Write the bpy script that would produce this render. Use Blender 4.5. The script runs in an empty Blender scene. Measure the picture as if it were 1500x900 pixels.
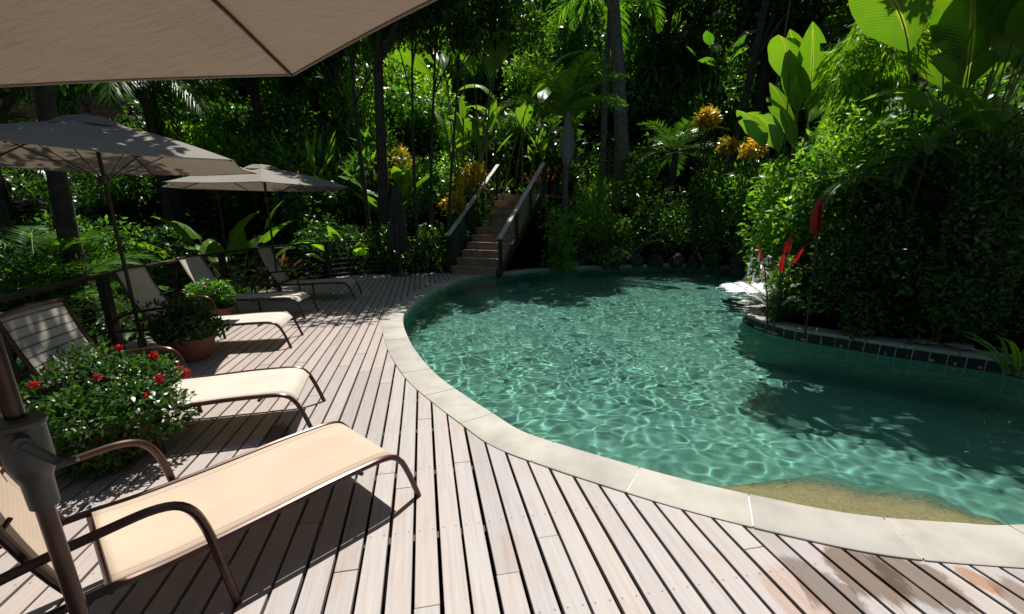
import bpy, bmesh, math, random
import numpy as np
from mathutils import Vector, Matrix
PI = math.pi
random.seed(7)
RNG = np.random.default_rng(7)
scene = bpy.context.scene
COL = scene.collection

# ------------------------------------------------------------------ camera
F, YC, YH, EYE = 640.0, 490.0, 315.0, 1.6
PITCH = math.atan((YC - YH) / F)
cam_data = bpy.data.cameras.new("camera")
cam = bpy.data.objects.new("camera", cam_data)
COL.objects.link(cam)
cam.location = (0, 0, EYE)
cam.rotation_euler = (PI / 2 - PITCH, 0, 0)
cam_data.sensor_width = 36
cam_data.lens = 36 * F / 1500
cam_data.shift_y = (YC - 450) / 1500
cam_data.clip_start = 0.05
cam_data.clip_end = 500
scene.camera = cam


def at(u, v, Y):
    """point at depth Y seen in the photograph's pixel (u, v)"""
    dv = (v - YC) / F
    yy = math.cos(PITCH) - dv * math.sin(PITCH)
    zz = -math.sin(PITCH) - dv * math.cos(PITCH)
    t = Y / yy
    return Vector(((u - 750) / F * t, Y, EYE + zz * t))


def on(u, v, z=0.0):
    """point at height z seen in pixel (u, v)"""
    dv = (v - YC) / F
    yy = math.cos(PITCH) - dv * math.sin(PITCH)
    zz = -math.sin(PITCH) - dv * math.cos(PITCH)
    t = (z - EYE) / zz
    return Vector(((u - 750) / F * t, yy * t, z))


# ------------------------------------------------------------------ light
SUN_EL = math.radians(70)
SHX, SHY = -0.2, -1.0                      # the way shadows run on the ground
world = bpy.data.worlds.new("World")
scene.world = world
world.use_nodes = True
wn = world.node_tree
bg = wn.nodes["Background"]
sky = wn.nodes.new("ShaderNodeTexSky")
sky.sky_type = 'NISHITA'
sky.sun_disc = False
sky.sun_elevation = SUN_EL
sky.sun_rotation = math.atan2(-SHX, -SHY)
wn.links.new(sky.outputs[0], bg.inputs[0])
bg.inputs[1].default_value = 0.05
sl = bpy.data.lights.new("sun", 'SUN')
sl.energy = 5.0
sl.angle = math.radians(0.5)
sl.color = (1.0, 0.955, 0.88)
sun = bpy.data.objects.new("sun", sl)
COL.objects.link(sun)
dirv = Vector((SHX, SHY, 0)).normalized() * math.cos(SUN_EL) + Vector((0, 0, -math.sin(SUN_EL)))
sun.rotation_euler = dirv.to_track_quat('-Z', 'Y').to_euler()
sun.location = (2, 10, 20)
scene.view_settings.view_transform = 'Standard'
scene.view_settings.look = 'None'
scene.view_settings.exposure = 0.5
scene.view_settings.gamma = 1
scene.cycles.use_denoising = True
try:
    scene.cycles.denoiser = 'OPENIMAGEDENOISE'
except Exception:
    pass
scene.cycles.max_bounces = 8
scene.cycles.diffuse_bounces = 3
scene.cycles.glossy_bounces = 3
scene.cycles.transmission_bounces = 6
scene.cycles.transparent_max_bounces = 6
scene.cycles.sample_clamp_indirect = 4.0


# ------------------------------------------------------------------ materials
def mat(name):
    m = bpy.data.materials.new(name)
    m.use_nodes = True
    nt = m.node_tree
    return m, nt, nt.nodes["Principled BSDF"], nt.nodes["Material Output"]


def node(nt, kind, **kw):
    n = nt.nodes.new(kind)
    for k, v in kw.items():
        setattr(n, k, v)
    return n


def ramp(nt, fac, stops):
    r = node(nt, "ShaderNodeValToRGB")
    e = r.color_ramp.elements
    e[0].position, e[0].color = stops[0][0], (*stops[0][1], 1)
    e[1].position, e[1].color = stops[1][0], (*stops[1][1], 1)
    for p, c in stops[2:]:
        k = e.new(p)
        k.color = (*c, 1)
    nt.links.new(fac, r.inputs[0])
    return r.outputs[0]


def noise(nt, scale, detail=4, vec=None, rough=0.55, dist=0.0):
    n = node(nt, "ShaderNodeTexNoise")
    n.inputs["Scale"].default_value = scale
    n.inputs["Detail"].default_value = detail
    n.inputs["Roughness"].default_value = rough
    n.inputs["Distortion"].default_value = dist
    if vec is not None:
        nt.links.new(vec, n.inputs["Vector"])
    return n.outputs[0]


def mixc(nt, fac, a, b, mode='MIX'):
    m = node(nt, "ShaderNodeMix", data_type='RGBA', blend_type=mode)
    for sock, v in ((m.inputs[0], fac), (m.inputs[6], a), (m.inputs[7], b)):
        if hasattr(v, "links"):
            nt.links.new(v, sock)
        elif isinstance(v, tuple):
            sock.default_value = (*v, 1)
        else:
            sock.default_value = v
    return m.outputs[2]


def bump(nt, h, bs, strength=0.3, dist=0.01):
    b = node(nt, "ShaderNodeBump")
    b.inputs["Strength"].default_value = strength
    b.inputs["Distance"].default_value = dist
    nt.links.new(h, b.inputs["Height"])
    nt.links.new(b.outputs[0], bs.inputs["Normal"])


def objco(nt):
    return node(nt, "ShaderNodeTexCoord").outputs["Object"]


def mapping(nt, vec, scale=(1, 1, 1), rot=(0, 0, 0), loc=(0, 0, 0)):
    m = node(nt, "ShaderNodeMapping")
    m.inputs["Scale"].default_value = scale
    m.inputs["Rotation"].default_value = rot
    m.inputs["Location"].default_value = loc
    nt.links.new(vec, m.inputs["Vector"])
    return m.outputs[0]


def simple(name, col, rough=0.5, metal=0.0, var=0.25, sc=8.0, bmp=0.0):
    m, nt, b, out = mat(name)
    n = noise(nt, sc, 5, objco(nt))
    lo = tuple(c * (1 - var) for c in col)
    hi = tuple(min(1, c * (1 + var)) for c in col)
    if 'soil' in name: b.inputs["Specular IOR Level"].default_value = 0.0
    nt.links.new(ramp(nt, n, [(0.3, lo), (0.7, hi)]), b.inputs["Base Color"])
    b.inputs["Roughness"].default_value = rough
    b.inputs["Metallic"].default_value = metal
    if bmp:
        bump(nt, noise(nt, sc * 4, 6, objco(nt)), b, bmp)
    return m


def leaf(name, dark, mid, light, rough=0.32, trans=0.45, spec=0.5, tcol=None):
    """glossy leaf that lets sunlight through; every leaf gets its own green"""
    m, nt, b, out = mat(name)
    g = node(nt, "ShaderNodeNewGeometry")
    c = ramp(nt, g.outputs["Random Per Island"], [(0.0, dark), (0.55, mid), (1.0, light)])
    nt.links.new(c, b.inputs["Base Color"])
    b.inputs["Roughness"].default_value = rough
    b.inputs["Specular IOR Level"].default_value = spec
    t = node(nt, "ShaderNodeBsdfTranslucent")
    tc = mixc(nt, 1.0, c, tcol or (2.5, 2.4, 0.7), 'MULTIPLY')
    nt.links.new(tc, t.inputs[0])
    mx = node(nt, "ShaderNodeMixShader")
    mx.inputs[0].default_value = trans
    nt.links.new(b.outputs[0], mx.inputs[1])
    nt.links.new(t.outputs[0], mx.inputs[2])
    nt.links.new(mx.outputs[0], out.inputs[0])
    return m


def cloth(name, col, trans=0.3, tcol=None, weave=260.0, lines=False, wrinkle=0.0):
    m, nt, b, out = mat(name)
    co = objco(nt)
    n = noise(nt, 3.0, 4, co)
    c = ramp(nt, n, [(0.3, tuple(x * 0.9 for x in col)), (0.7, col)])
    if lines:
        w = node(nt, "ShaderNodeTexWave", wave_type='BANDS', bands_direction='Z')
        w.inputs["Scale"].default_value = 5.2
        nt.links.new(co, w.inputs["Vector"])
        c = mixc(nt, ramp(nt, w.outputs[0], [(0.02, (1, 1, 1)), (0.16, (0, 0, 0))]), c, tuple(x * 0.12 for x in col))
    nt.links.new(c, b.inputs["Base Color"])
    b.inputs["Roughness"].default_value = 0.8
    b.inputs["Specular IOR Level"].default_value = 0.2
    if 'sling' in name:
        # woven bands, stitched side seams and a soft unevenness from use
        sx = node(nt, "ShaderNodeSeparateXYZ")
        nt.links.new(co, sx.inputs[0])
        ab = node(nt, "ShaderNodeMath", operation='ABSOLUTE')
        nt.links.new(sx.outputs[1], ab.inputs[0])
        c = mixc(nt, ramp(nt, ab.outputs[0], [(0.244, (0, 0, 0)), (0.247, (1, 1, 1)), (0.250, (1, 1, 1)), (0.253, (0, 0, 0))]), c, tuple(x * 0.55 for x in col))
        wv = node(nt, "ShaderNodeTexWave", wave_type='BANDS', bands_direction='X')
        wv.inputs["Scale"].default_value = 42
        wv.inputs["Distortion"].default_value = 0.6
        nt.links.new(co, wv.inputs["Vector"])
        c = mixc(nt, 0.13, c, ramp(nt, wv.outputs[0], [(0, tuple(x * 0.45 for x in col)), (1, col)]))
        c = mixc(nt, ramp(nt, noise(nt, 2.2, 5, mapping(nt, co, (1, 2.2, 1)), 0.6), [(0.45, (0, 0, 0)), (0.85, (0.55, 0.55, 0.55))]), c, tuple(x * 0.72 for x in col))
        nt.links.new(c, b.inputs["Base Color"])
    if wrinkle:
        w2 = noise(nt, 5.0, 6, mapping(nt, co, (1.0, 9.0, 5.0)), 0.65)
        bump(nt, w2, b, wrinkle, 0.03)
    else:
        bump(nt, noise(nt, weave, 2, co), b, 0.25, 0.002)
    t = node(nt, "ShaderNodeBsdfTranslucent")
    nt.links.new(mixc(nt, 1.0, c, tcol or (1, 1, 1), 'MULTIPLY'), t.inputs[0])
    if b.inputs["Normal"].links:
        nt.links.new(b.inputs["Normal"].links[0].from_socket, t.inputs["Normal"])
    mx = node(nt, "ShaderNodeMixShader")
    mx.inputs[0].default_value = trans
    nt.links.new(b.outputs[0], mx.inputs[1])
    nt.links.new(t.outputs[0], mx.inputs[2])
    nt.links.new(mx.outputs[0], out.inputs[0])
    return m


PLANK_A = math.radians(11.3)               # planks run this far left of straight ahead


def deck_material():
    m, nt, b, out = mat("weathered_deck_wood")
    co = objco(nt)
    rot = mapping(nt, co, rot=(0, 0, -PLANK_A))
    g = node(nt, "ShaderNodeNewGeometry")
    rnd = g.outputs["Random Per Island"]
    grain = noise(nt, 3.0, 8, mapping(nt, rot, (18, 0.7, 6)), 0.62)
    blot = noise(nt, 2.3, 5, mapping(nt, rot, (1.6, 0.8, 1)), 0.6, 0.6)
    base = ramp(nt, grain, [(0.15, (0.28, 0.255, 0.24)), (0.5, (0.365, 0.348, 0.337)), (0.85, (0.42, 0.40, 0.385))])
    board = ramp(nt, rnd, [(0.0, (0.80, 0.77, 0.76)), (0.3, (0.98, 0.95, 0.95)), (0.6, (1.0, 0.92, 0.89)), (0.8, (0.88, 0.87, 0.90)), (1.0, (1.02, 1.0, 0.97))])
    base = mixc(nt, 1.0, base, board, 'MULTIPLY')
    red = mixc(nt, 1.0, base, (0.95, 0.81, 0.73), 'MULTIPLY')
    base = mixc(nt, ramp(nt, blot, [(0.56, (0, 0, 0)), (0.74, (1, 1, 1))]), base, red)
    # towards the loungers the boards keep more of their red
    sx = node(nt, "ShaderNodeSeparateXYZ")
    nt.links.new(co, sx.inputs[0])
    mr = node(nt, "ShaderNodeMapRange")
    mr.inputs[1].default_value, mr.inputs[2].default_value = -0.9, -2.6
    mr.inputs[3].default_value, mr.inputs[4].default_value = 0, 0.6
    nt.links.new(sx.outputs[0], mr.inputs[0])
    base = mixc(nt, mr.outputs[0], base, red)

    # damp patches by the pool edge and two spilt stains
    def blob(cx, cy, rs, rt, edge, col, base, w=1.2, thr=(0.02, 0.34)):
        cs, ct_ = cx * math.cos(PLANK_A) + cy * math.sin(PLANK_A), -cx * math.sin(PLANK_A) + cy * math.cos(PLANK_A)
        mp = mapping(nt, rot, (1 / rs, 1 / rt, 0), loc=(-cs / rs, -ct_ / rt, 0))
        ln = node(nt, "ShaderNodeVectorMath", operation='LENGTH')
        nt.links.new(mp, ln.inputs[0])
        nz = noise(nt, edge, 6, mapping(nt, rot, (1.0, 0.45, 1), loc=(cx * 3, cy, 0)), 0.7, 1.2)
        # each board soaked up a little more or less than its neighbour
        a1 = node(nt, "ShaderNodeMath", operation='MULTIPLY_ADD')
        nt.links.new(rnd, a1.inputs[0])
        a1.inputs[1].default_value = 0.35
        nt.links.new(ln.outputs["Value"], a1.inputs[2])
        ad = node(nt, "ShaderNodeMath", operation='MULTIPLY_ADD')
        nt.links.new(nz, ad.inputs[0])
        ad.inputs[1].default_value = -2.0 * w
        nt.links.new(a1.outputs[0], ad.inputs[2])
        fac = ramp(nt, ad.outputs[0], [(thr[0], (1, 1, 1)), (thr[1], (0, 0, 0))])
        return mixc(nt, fac, base, mixc(nt, 1.0, base, col, 'MULTIPLY'))
    for cx, cy, rs, rt, e, col in (
            (1.40, 1.56, 0.09, 0.16, 6, (0.50, 0.45, 0.42)), (1.64, 1.66, 0.13, 0.15, 6, (0.42, 0.35, 0.29)),
            (1.84, 1.60, 0.12, 0.16, 6, (0.46, 0.38, 0.32)), (2.12, 1.62, 0.05, 0.09, 9, (0.80, 0.52, 0.36)),
            (2.2, 1.5, 0.09, 0.12, 7, (0.6, 0.5, 0.45)), (-1.78, 3.0, 0.08, 0.14, 7, (0.40, 0.30, 0.25)), (1.25, 1.4, 0.10, 0.25, 7, (0.94, 0.80, 0.72))):
        base = blob(cx, cy, rs, rt, e, col, base)
    # a pair of screws wherever a board crosses a joist
    sr = node(nt, "ShaderNodeSeparateXYZ")
    nt.links.new(rot, sr.inputs[0])

    def mth(op, a_, b_=None):
        n_ = node(nt, "ShaderNodeMath", operation=op)
        for k_, v_ in enumerate((a_, b_)):
            if v_ is None: continue
            if hasattr(v_, "links"): nt.links.new(v_, n_.inputs[k_])
            else: n_.inputs[k_].default_value = v_
        return n_.outputs[0]
    ft = mth('MULTIPLY', mth('SUBTRACT', mth('FRACT', mth('DIVIDE', mth('ADD', sr.outputs[1], 8.5), 0.6)), 0.5), 0.6)
    fs_ = mth('SUBTRACT', mth('ABSOLUTE', mth('SUBTRACT', mth('FRACT', mth('DIVIDE', mth('ADD', sr.outputs[0], 12.3), 0.123)), 0.5)), 0.27)
    dd_ = mth('SQRT', mth('ADD', mth('MULTIPLY', ft, ft), mth('POWER', mth('MULTIPLY', fs_, 0.123), 2.0)))
    base = mixc(nt, ramp(nt, dd_, [(0.0032, (1, 1, 1)), (0.0045, (0, 0, 0))]), base, (0.07, 0.06, 0.055))
    spots = noise(nt, 60, 2, co)
    base = mixc(nt, ramp(nt, spots, [(0.74, (0, 0, 0)), (0.78, (0.6, 0.6, 0.6))]), base, (0.14, 0.10, 0.08))
    nt.links.new(base, b.inputs["Base Color"])
    b.inputs["Roughness"].default_value = 0.62
    b.inputs["Specular IOR Level"].default_value = 0.35
    bump(nt, grain, b, 0.35, 0.004)
    return m


def stone_material(name, c0, c1, c2, sc=3.0):
    m, nt, b, out = mat(name)
    co = objco(nt)
    g = node(nt, "ShaderNodeNewGeometry")
    n = noise(nt, sc, 8, co, 0.6)
    c = ramp(nt, n, [(0.28, c0), (0.52, c1), (0.78, c2)])
    tint = ramp(nt, g.outputs["Random Per Island"], [(0, (0.86, 0.86, 0.87)), (1, (1, 0.99, 0.96))])
    c = mixc(nt, 1.0, c, tint, 'MULTIPLY')
    st = noise(nt, 1.7, 7, co, 0.65, 0.8)
    c = mixc(nt, ramp(nt, st, [(0.56, (0, 0, 0)), (0.78, (0.55, 0.55, 0.55))]), c, tuple(x * 0.6 for x in c0))
    sp_ = noise(nt, 55, 3, co, 0.6)
    c = mixc(nt, ramp(nt, sp_, [(0.66, (0, 0, 0)), (0.74, (0.5, 0.5, 0.5))]), c, tuple(x * 0.45 for x in c0))
    nt.links.new(c, b.inputs["Base Color"])
    b.inputs["Roughness"].default_value = 0.7
    bump(nt, noise(nt, sc * 25, 5, co, 0.7), b, 0.25, 0.003)
    return m


M = {}
M['deck'] = deck_material()
M['coping'] = stone_material("pale_sandstone", (0.29, 0.275, 0.245), (0.38, 0.362, 0.325), (0.43, 0.412, 0.375))
M['cap'] = stone_material("grey_cap_stone", (0.24, 0.23, 0.215), (0.36, 0.345, 0.32), (0.44, 0.42, 0.39))
M['grout'] = simple("light_grout", (0.62, 0.61, 0.57), 0.9)
M['tile'] = stone_material("dark_slate_tile", (0.010, 0.012, 0.014), (0.02, 0.023, 0.026), (0.035, 0.037, 0.04), 9)
M['rock'] = stone_material("garden_rock", (0.12, 0.11, 0.09), (0.28, 0.26, 0.21), (0.42, 0.39, 0.32), 4)
M['darkrock'] = stone_material("mossy_rock", (0.015, 0.016, 0.012), (0.04, 0.04, 0.032), (0.09, 0.085, 0.07), 4)
M['soil'] = simple("dark_soil", (0.008, 0.0065, 0.005), 0.95, var=0.5, sc=3, bmp=0.6)
M['bronze'] = simple("brown_bronze_frame", (0.060, 0.026, 0.019), 0.3, 0.35, 0.3, 14)
M['greyframe'] = simple("grey_plastic_housing", (0.052, 0.050, 0.047), 0.42, 0.0, 0.15, 10)
M['steel'] = simple("brushed_steel", (0.35, 0.35, 0.35), 0.3, 0.9, 0.1, 20)
M['sling'] = cloth("cream_sling_fabric", (0.64, 0.515, 0.40), 0.22, (1.0, 0.85, 0.6))
M['sling_pale'] = cloth("pale_sling_fabric", (0.68, 0.63, 0.54), 0.22, (1.0, 0.85, 0.6))
M['sling_lined'] = cloth("lined_sling_fabric", (0.5, 0.46, 0.40), 0.15, (1.0, 0.9, 0.7), lines=True)  # greyer cream crossed by thin dark lines
M['canopy'] = cloth("taupe_umbrella_fabric", (0.27, 0.25, 0.225), 0.2, (1.0, 0.86, 0.7), wrinkle=0.0)
M['canopy_wrinkled'] = cloth("wrinkled_taupe_umbrella_fabric", (0.29, 0.245, 0.205), 0.19, (1.0, 0.86, 0.70), wrinkle=0.8)
M['darkwood'] = simple("dark_brown_timber", (0.030, 0.020, 0.015), 0.6, 0, 0.4, 6)
M['railwood'] = simple("weathered_handrail_timber", (0.50, 0.47, 0.43), 0.5, 0, 0.2, 6)
M['stepwood'] = simple("brown_step_timber", (0.30, 0.205, 0.13), 0.7, 0, 0.3, 7, 0.2)
M['terracotta'] = simple("terracotta_clay", (0.16, 0.055, 0.033), 0.75, 0, 0.3, 9, 0.15)
M['bark'] = simple("grey_brown_bark", (0.050, 0.042, 0.034), 0.9, 0, 0.5, 7, 0.8)
M['palebark'] = simple("pale_grey_bark", (0.13, 0.12, 0.11), 0.85, 0, 0.5, 9, 0.8)
M['stem'] = simple("green_stem", (0.10, 0.13, 0.035), 0.5, 0, 0.3, 12)
M['shaft'] = simple("grey_green_crownshaft", (0.17, 0.19, 0.19), 0.5, 0, 0.2, 9)
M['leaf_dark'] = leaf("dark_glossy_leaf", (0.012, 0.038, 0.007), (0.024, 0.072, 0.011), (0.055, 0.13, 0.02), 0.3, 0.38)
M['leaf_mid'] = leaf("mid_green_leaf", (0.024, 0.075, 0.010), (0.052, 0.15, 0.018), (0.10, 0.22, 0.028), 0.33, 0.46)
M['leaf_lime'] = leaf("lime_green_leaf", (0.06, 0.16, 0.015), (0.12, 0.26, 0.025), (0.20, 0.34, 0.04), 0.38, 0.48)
M['leaf_paddle'] = leaf("banana_leaf", (0.05, 0.14, 0.016), (0.085, 0.21, 0.022), (0.13, 0.28, 0.03), 0.30, 0.45, 0.5, (1.9, 1.9, 0.5))


def blade_material(m):
    """midrib, side veins and scorched margins along the blade's own coordinates"""
    nt = m.node_tree
    b = nt.nodes["Principled BSDF"]
    src = b.inputs["Base Color"].links[0].from_socket
    uv = node(nt, "ShaderNodeUVMap", uv_map="blade")
    sp = node(nt, "ShaderNodeSeparateXYZ")
    nt.links.new(uv.outputs[0], sp.inputs[0])
    s1 = node(nt, "ShaderNodeMath", operation='SUBTRACT')
    nt.links.new(sp.outputs[0], s1.inputs[0])
    s1.inputs[1].default_value = 0.5
    ab = node(nt, "ShaderNodeMath", operation='ABSOLUTE')
    nt.links.new(s1.outputs[0], ab.inputs[0])
    rib = ramp(nt, ab.outputs[0], [(0.0, (1, 1, 1)), (0.028, (1, 1, 1)), (0.05, (0, 0, 0))])
    ma = node(nt, "ShaderNodeMath", operation='MULTIPLY_ADD')
    nt.links.new(ab.outputs[0], ma.inputs[0])
    ma.inputs[1].default_value = -0.45
    nt.links.new(sp.outputs[1], ma.inputs[2])
    mu = node(nt, "ShaderNodeMath", operation='MULTIPLY')
    nt.links.new(ma.outputs[0], mu.inputs[0])
    mu.inputs[1].default_value = 190.0
    si = node(nt, "ShaderNodeMath", operation='SINE')
    nt.links.new(mu.outputs[0], si.inputs[0])
    vein = ramp(nt, si.outputs[0], [(0.0, (0.80, 0.82, 0.8)), (0.9, (1.08, 1.06, 1.0))])
    c = mixc(nt, 1.0, src, vein, 'MULTIPLY')
    blot = noise(nt, 5.0, 5, objco(nt), 0.6)
    c = mixc(nt, ramp(nt, blot, [(0.4, (0, 0, 0)), (0.75, (0.5, 0.5, 0.5))]), c, (0.15, 0.20, 0.02))
    c = mixc(nt, rib, c, (0.24, 0.30, 0.08))
    ed = node(nt, "ShaderNodeMath", operation='MULTIPLY_ADD')
    nt.links.new(noise(nt, 9.0, 4, objco(nt), 0.6), ed.inputs[0])
    ed.inputs[1].default_value = 0.16
    nt.links.new(ab.outputs[0], ed.inputs[2])
    c = mixc(nt, ramp(nt, ed.outputs[0], [(0.575, (0, 0, 0)), (0.60, (1, 1, 1))]), c, (0.20, 0.13, 0.04))
    for l in list(nt.links):
        if l.from_socket == src and l.to_node.type == 'MIX' and any(q.to_node.type == 'BSDF_TRANSLUCENT' for q in l.to_node.outputs[2].links):
            nt.links.new(c, l.to_socket)
    nt.links.new(c, b.inputs["Base Color"])
    bump(nt, si.outputs[0], b, 0.25, 0.01)


blade_material(M['leaf_paddle'])
M['leaf_yellow'] = leaf("yellow_croton_leaf", (0.09, 0.17, 0.02), (0.38, 0.29, 0.02), (0.62, 0.42, 0.03), 0.35, 0.35, 0.5, (1.3, 1.2, 0.5))
M['leaf_gold'] = leaf("golden_croton_leaf", (0.46, 0.36, 0.02), (0.66, 0.47, 0.02), (0.78, 0.56, 0.04), 0.35, 0.35, 0.5, (1.1, 1.0, 0.5))
M['leaf_red'] = leaf("crimson_leaf", (0.20, 0.005, 0.012), (0.38, 0.008, 0.018), (0.50, 0.014, 0.025), 0.3, 0.4, 0.5, (1.5, 1.0, 1.0))
M['leaf_orange'] = leaf("orange_bract", (0.35, 0.08, 0.01), (0.50, 0.13, 0.015), (0.6, 0.2, 0.02), 0.4, 0.35, 0.4, (1.2, 1, 1))
M['petal'] = leaf("red_blossom", (0.32, 0.006, 0.006), (0.48, 0.010, 0.010), (0.55, 0.022, 0.014), 0.5, 0.3, 0.3, (1.1, 1, 1))
M['leaf_white'] = leaf("pale_variegated_leaf", (0.10, 0.20, 0.08), (0.42, 0.46, 0.36), (0.62, 0.62, 0.55), 0.3, 0.3, 0.5, (1, 1, 0.9))
M['leaf_dry'] = leaf("dry_brown_leaf", (0.10, 0.055, 0.02), (0.22, 0.12, 0.035), (0.34, 0.20, 0.05), 0.6, 0.3, 0.3, (1.2, 1, 1))

# ------------------------------------------------------------------ object helpers


def tag(o, label=None, cat=None, group=None, kind=None):
    if label: o['label'] = label
    if cat: o['category'] = cat
    if group: o['group'] = group
    if kind: o['kind'] = kind
    return o


def empty(name, loc, rz=0.0, label=None, cat=None, group=None):
    o = bpy.data.objects.new(name, None)
    o.empty_display_size = 0.2
    o.location = loc
    o.rotation_euler = (0, 0, rz)
    COL.objects.link(o)
    return tag(o, label, cat, group)


class MB:
    """collects vertices and faces for one mesh"""

    def __init__(self):
        self.v, self.f = [], []

    def add(self, vs, fs):
        n = len(self.v)
        self.v += [tuple(p) for p in vs]
        self.f += [tuple(i + n for i in f) for f in fs]
        return self

    def box(self, c, s, rot=None):
        hx, hy, hz = s[0] / 2, s[1] / 2, s[2] / 2
        vs = [Vector((x * hx, y * hy, z * hz)) for x in (-1, 1) for y in (-1, 1) for z in (-1, 1)]
        if rot is not None:
            vs = [rot @ p for p in vs]
        c = Vector(c)
        return self.add([p + c for p in vs], [(0, 1, 3, 2), (4, 6, 7, 5), (0, 4, 5, 1), (2, 3, 7, 6), (0, 2, 6, 4), (1, 5, 7, 3)])

    def beam(self, a, b, w, h, up=Vector((0, 0, 1))):
        a, b = Vector(a), Vector(b)
        d = (b - a).normalized()
        s = d.cross(up).normalized()
        u = s.cross(d)
        R = Matrix((d, s, u)).transposed()
        return self.box((a + b) / 2, ((b - a).length, w, h), R)

    def tube(self, pts, r, n=8, caps=True, flat=1.0):
        pts = [Vector(p) for p in pts]
        rs = r if isinstance(r, (list, tuple)) else [r] * len(pts)
        t0 = (pts[1] - pts[0]).normalized()
        ref = Vector((0, 0, 1)) if abs(t0.z) < 0.9 else Vector((1, 0, 0))
        nrm = t0.cross(ref).normalized()
        vs, fs = [], []
        for i, p in enumerate(pts):
            if i == 0: t = pts[1] - pts[0]
            elif i == len(pts) - 1: t = pts[-1] - pts[-2]
            else: t = pts[i + 1] - pts[i - 1]
            t.normalize()
            nrm = (nrm - t * nrm.dot(t)).normalized()
            bn = t.cross(nrm)
            for k in range(n):
                a = 2 * PI * k / n
                vs.append(p + (nrm * math.cos(a) * flat + bn * math.sin(a)) * rs[i])
        for i in range(len(pts) - 1):
            for k in range(n):
                a, b = i * n + k, i * n + (k + 1) % n
                fs.append((a, b, b + n, a + n))
        if caps:
            fs.append(tuple(range(n - 1, -1, -1)))
            fs.append(tuple(range((len(pts) - 1) * n, len(pts) * n)))
        return self.add(vs, fs)

    def lathe(self, prof, n=24, c=(0, 0, 0)):
        vs, fs = [], []
        for r, z in prof:
            for k in range(n):
                a = 2 * PI * k / n
                vs.append((c[0] + r * math.cos(a), c[1] + r * math.sin(a), c[2] + z))
        for i in range(len(prof) - 1):
            for k in range(n):
                a, b = i * n + k, i * n + (k + 1) % n
                fs.append((a, b, b + n, a + n))
        return self.add(vs, fs)

    def build(self, name, m, parent=None, smooth=True, bevel=0.0, angle=40):
        me = bpy.data.meshes.new(name)
        me.from_pydata(self.v, [], self.f)
        me.update()
        return link_mesh(name, me, m, parent, smooth, bevel, angle)


def link_mesh(name, me, m, parent=None, smooth=True, bevel=0.0, angle=40):
    me.materials.append(m)
    if smooth:
        me.polygons.foreach_set("use_smooth", [True] * len(me.polygons))
        try:
            me.set_sharp_from_angle(angle=math.radians(angle))
        except Exception:
            pass
    o = bpy.data.objects.new(name, me)
    COL.objects.link(o)
    if parent is not None:
        o.parent = parent
    if bevel:
        b = o.modifiers.new("bevel", 'BEVEL')
        b.width = bevel
        b.segments = 2
        b.limit_method = 'ANGLE'
    return o


def copy_tree(o, parent=None):
    c = o.copy()
    COL.objects.link(c)
    c.parent = parent
    for ch in list(o.children):
        copy_tree(ch, c)
    return c


def spline(pts, n, closed=False):
    """Catmull-Rom through pts, n samples per span"""
    P = [Vector(p) for p in pts]
    out = []
    L = len(P)
    spans = L if closed else L - 1
    for i in range(spans):
        p1, p2 = P[i % L], P[(i + 1) % L]
        p0 = P[(i - 1) % L] if closed or i > 0 else p1 * 2 - p2
        p3 = P[(i + 2) % L] if closed or i + 2 < L else p2 * 2 - p1
        for k in range(n):
            t = k / n
            out.append(0.5 * ((2 * p1) + (p2 - p0) * t + (2 * p0 - 5 * p1 + 4 * p2 - p3) * t * t + (3 * p1 - p0 - 3 * p2 + p3) * t ** 3))
    if not closed:
        out.append(P[-1])
    return out


def mesh_np(name, V, Fc):
    """fast mesh from numpy arrays: V (n,3), Fc (m,k)"""
    me = bpy.data.meshes.new(name)
    nf, k = Fc.shape
    me.vertices.add(len(V))
    me.vertices.foreach_set("co", V.astype(np.float32).ravel())
    me.loops.add(nf * k)
    me.loops.foreach_set("vertex_index", Fc.astype(np.int32).ravel())
    me.polygons.add(nf)
    me.polygons.foreach_set("loop_start", np.arange(0, nf * k, k, dtype=np.int32))
    me.polygons.foreach_set("loop_total", np.full(nf, k, dtype=np.int32))
    me.update(calc_edges=True)
    return me


def nrmz(a):
    return a / np.maximum(np.linalg.norm(a, axis=1, keepdims=True), 1e-9)


def leaf_geo(P, A, N, L, W, droop=0.15, fold=0.12):
    """folded rhombic leaves; P base, A axis, N rough normal"""
    A = nrmz(A)
    S = nrmz(np.cross(A, N))
    U = np.cross(S, A)
    L = L[:, None]; W = W[:, None]
    b = P
    mid = P + A * L * 0.5 + U * L * 0.02
    l = P + A * L * 0.42 - S * W * 0.5 + U * W * fold
    r = P + A * L * 0.42 + S * W * 0.5 + U * W * fold
    t = P + A * L - U * L * droop
    V = np.stack([b, l, r, mid, t], 1).reshape(-1, 3)
    base = np.arange(len(P))[:, None] * 5
    T = np.array([[0, 2, 3], [2, 4, 3], [0, 3, 1], [1, 3, 4]])
    Fc = (base[:, :, None] + T[None]).reshape(-1, 3)
    return V, Fc


def rand_unit(n, rng):
    v = rng.normal(size=(n, 3))
    return nrmz(v)


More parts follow.
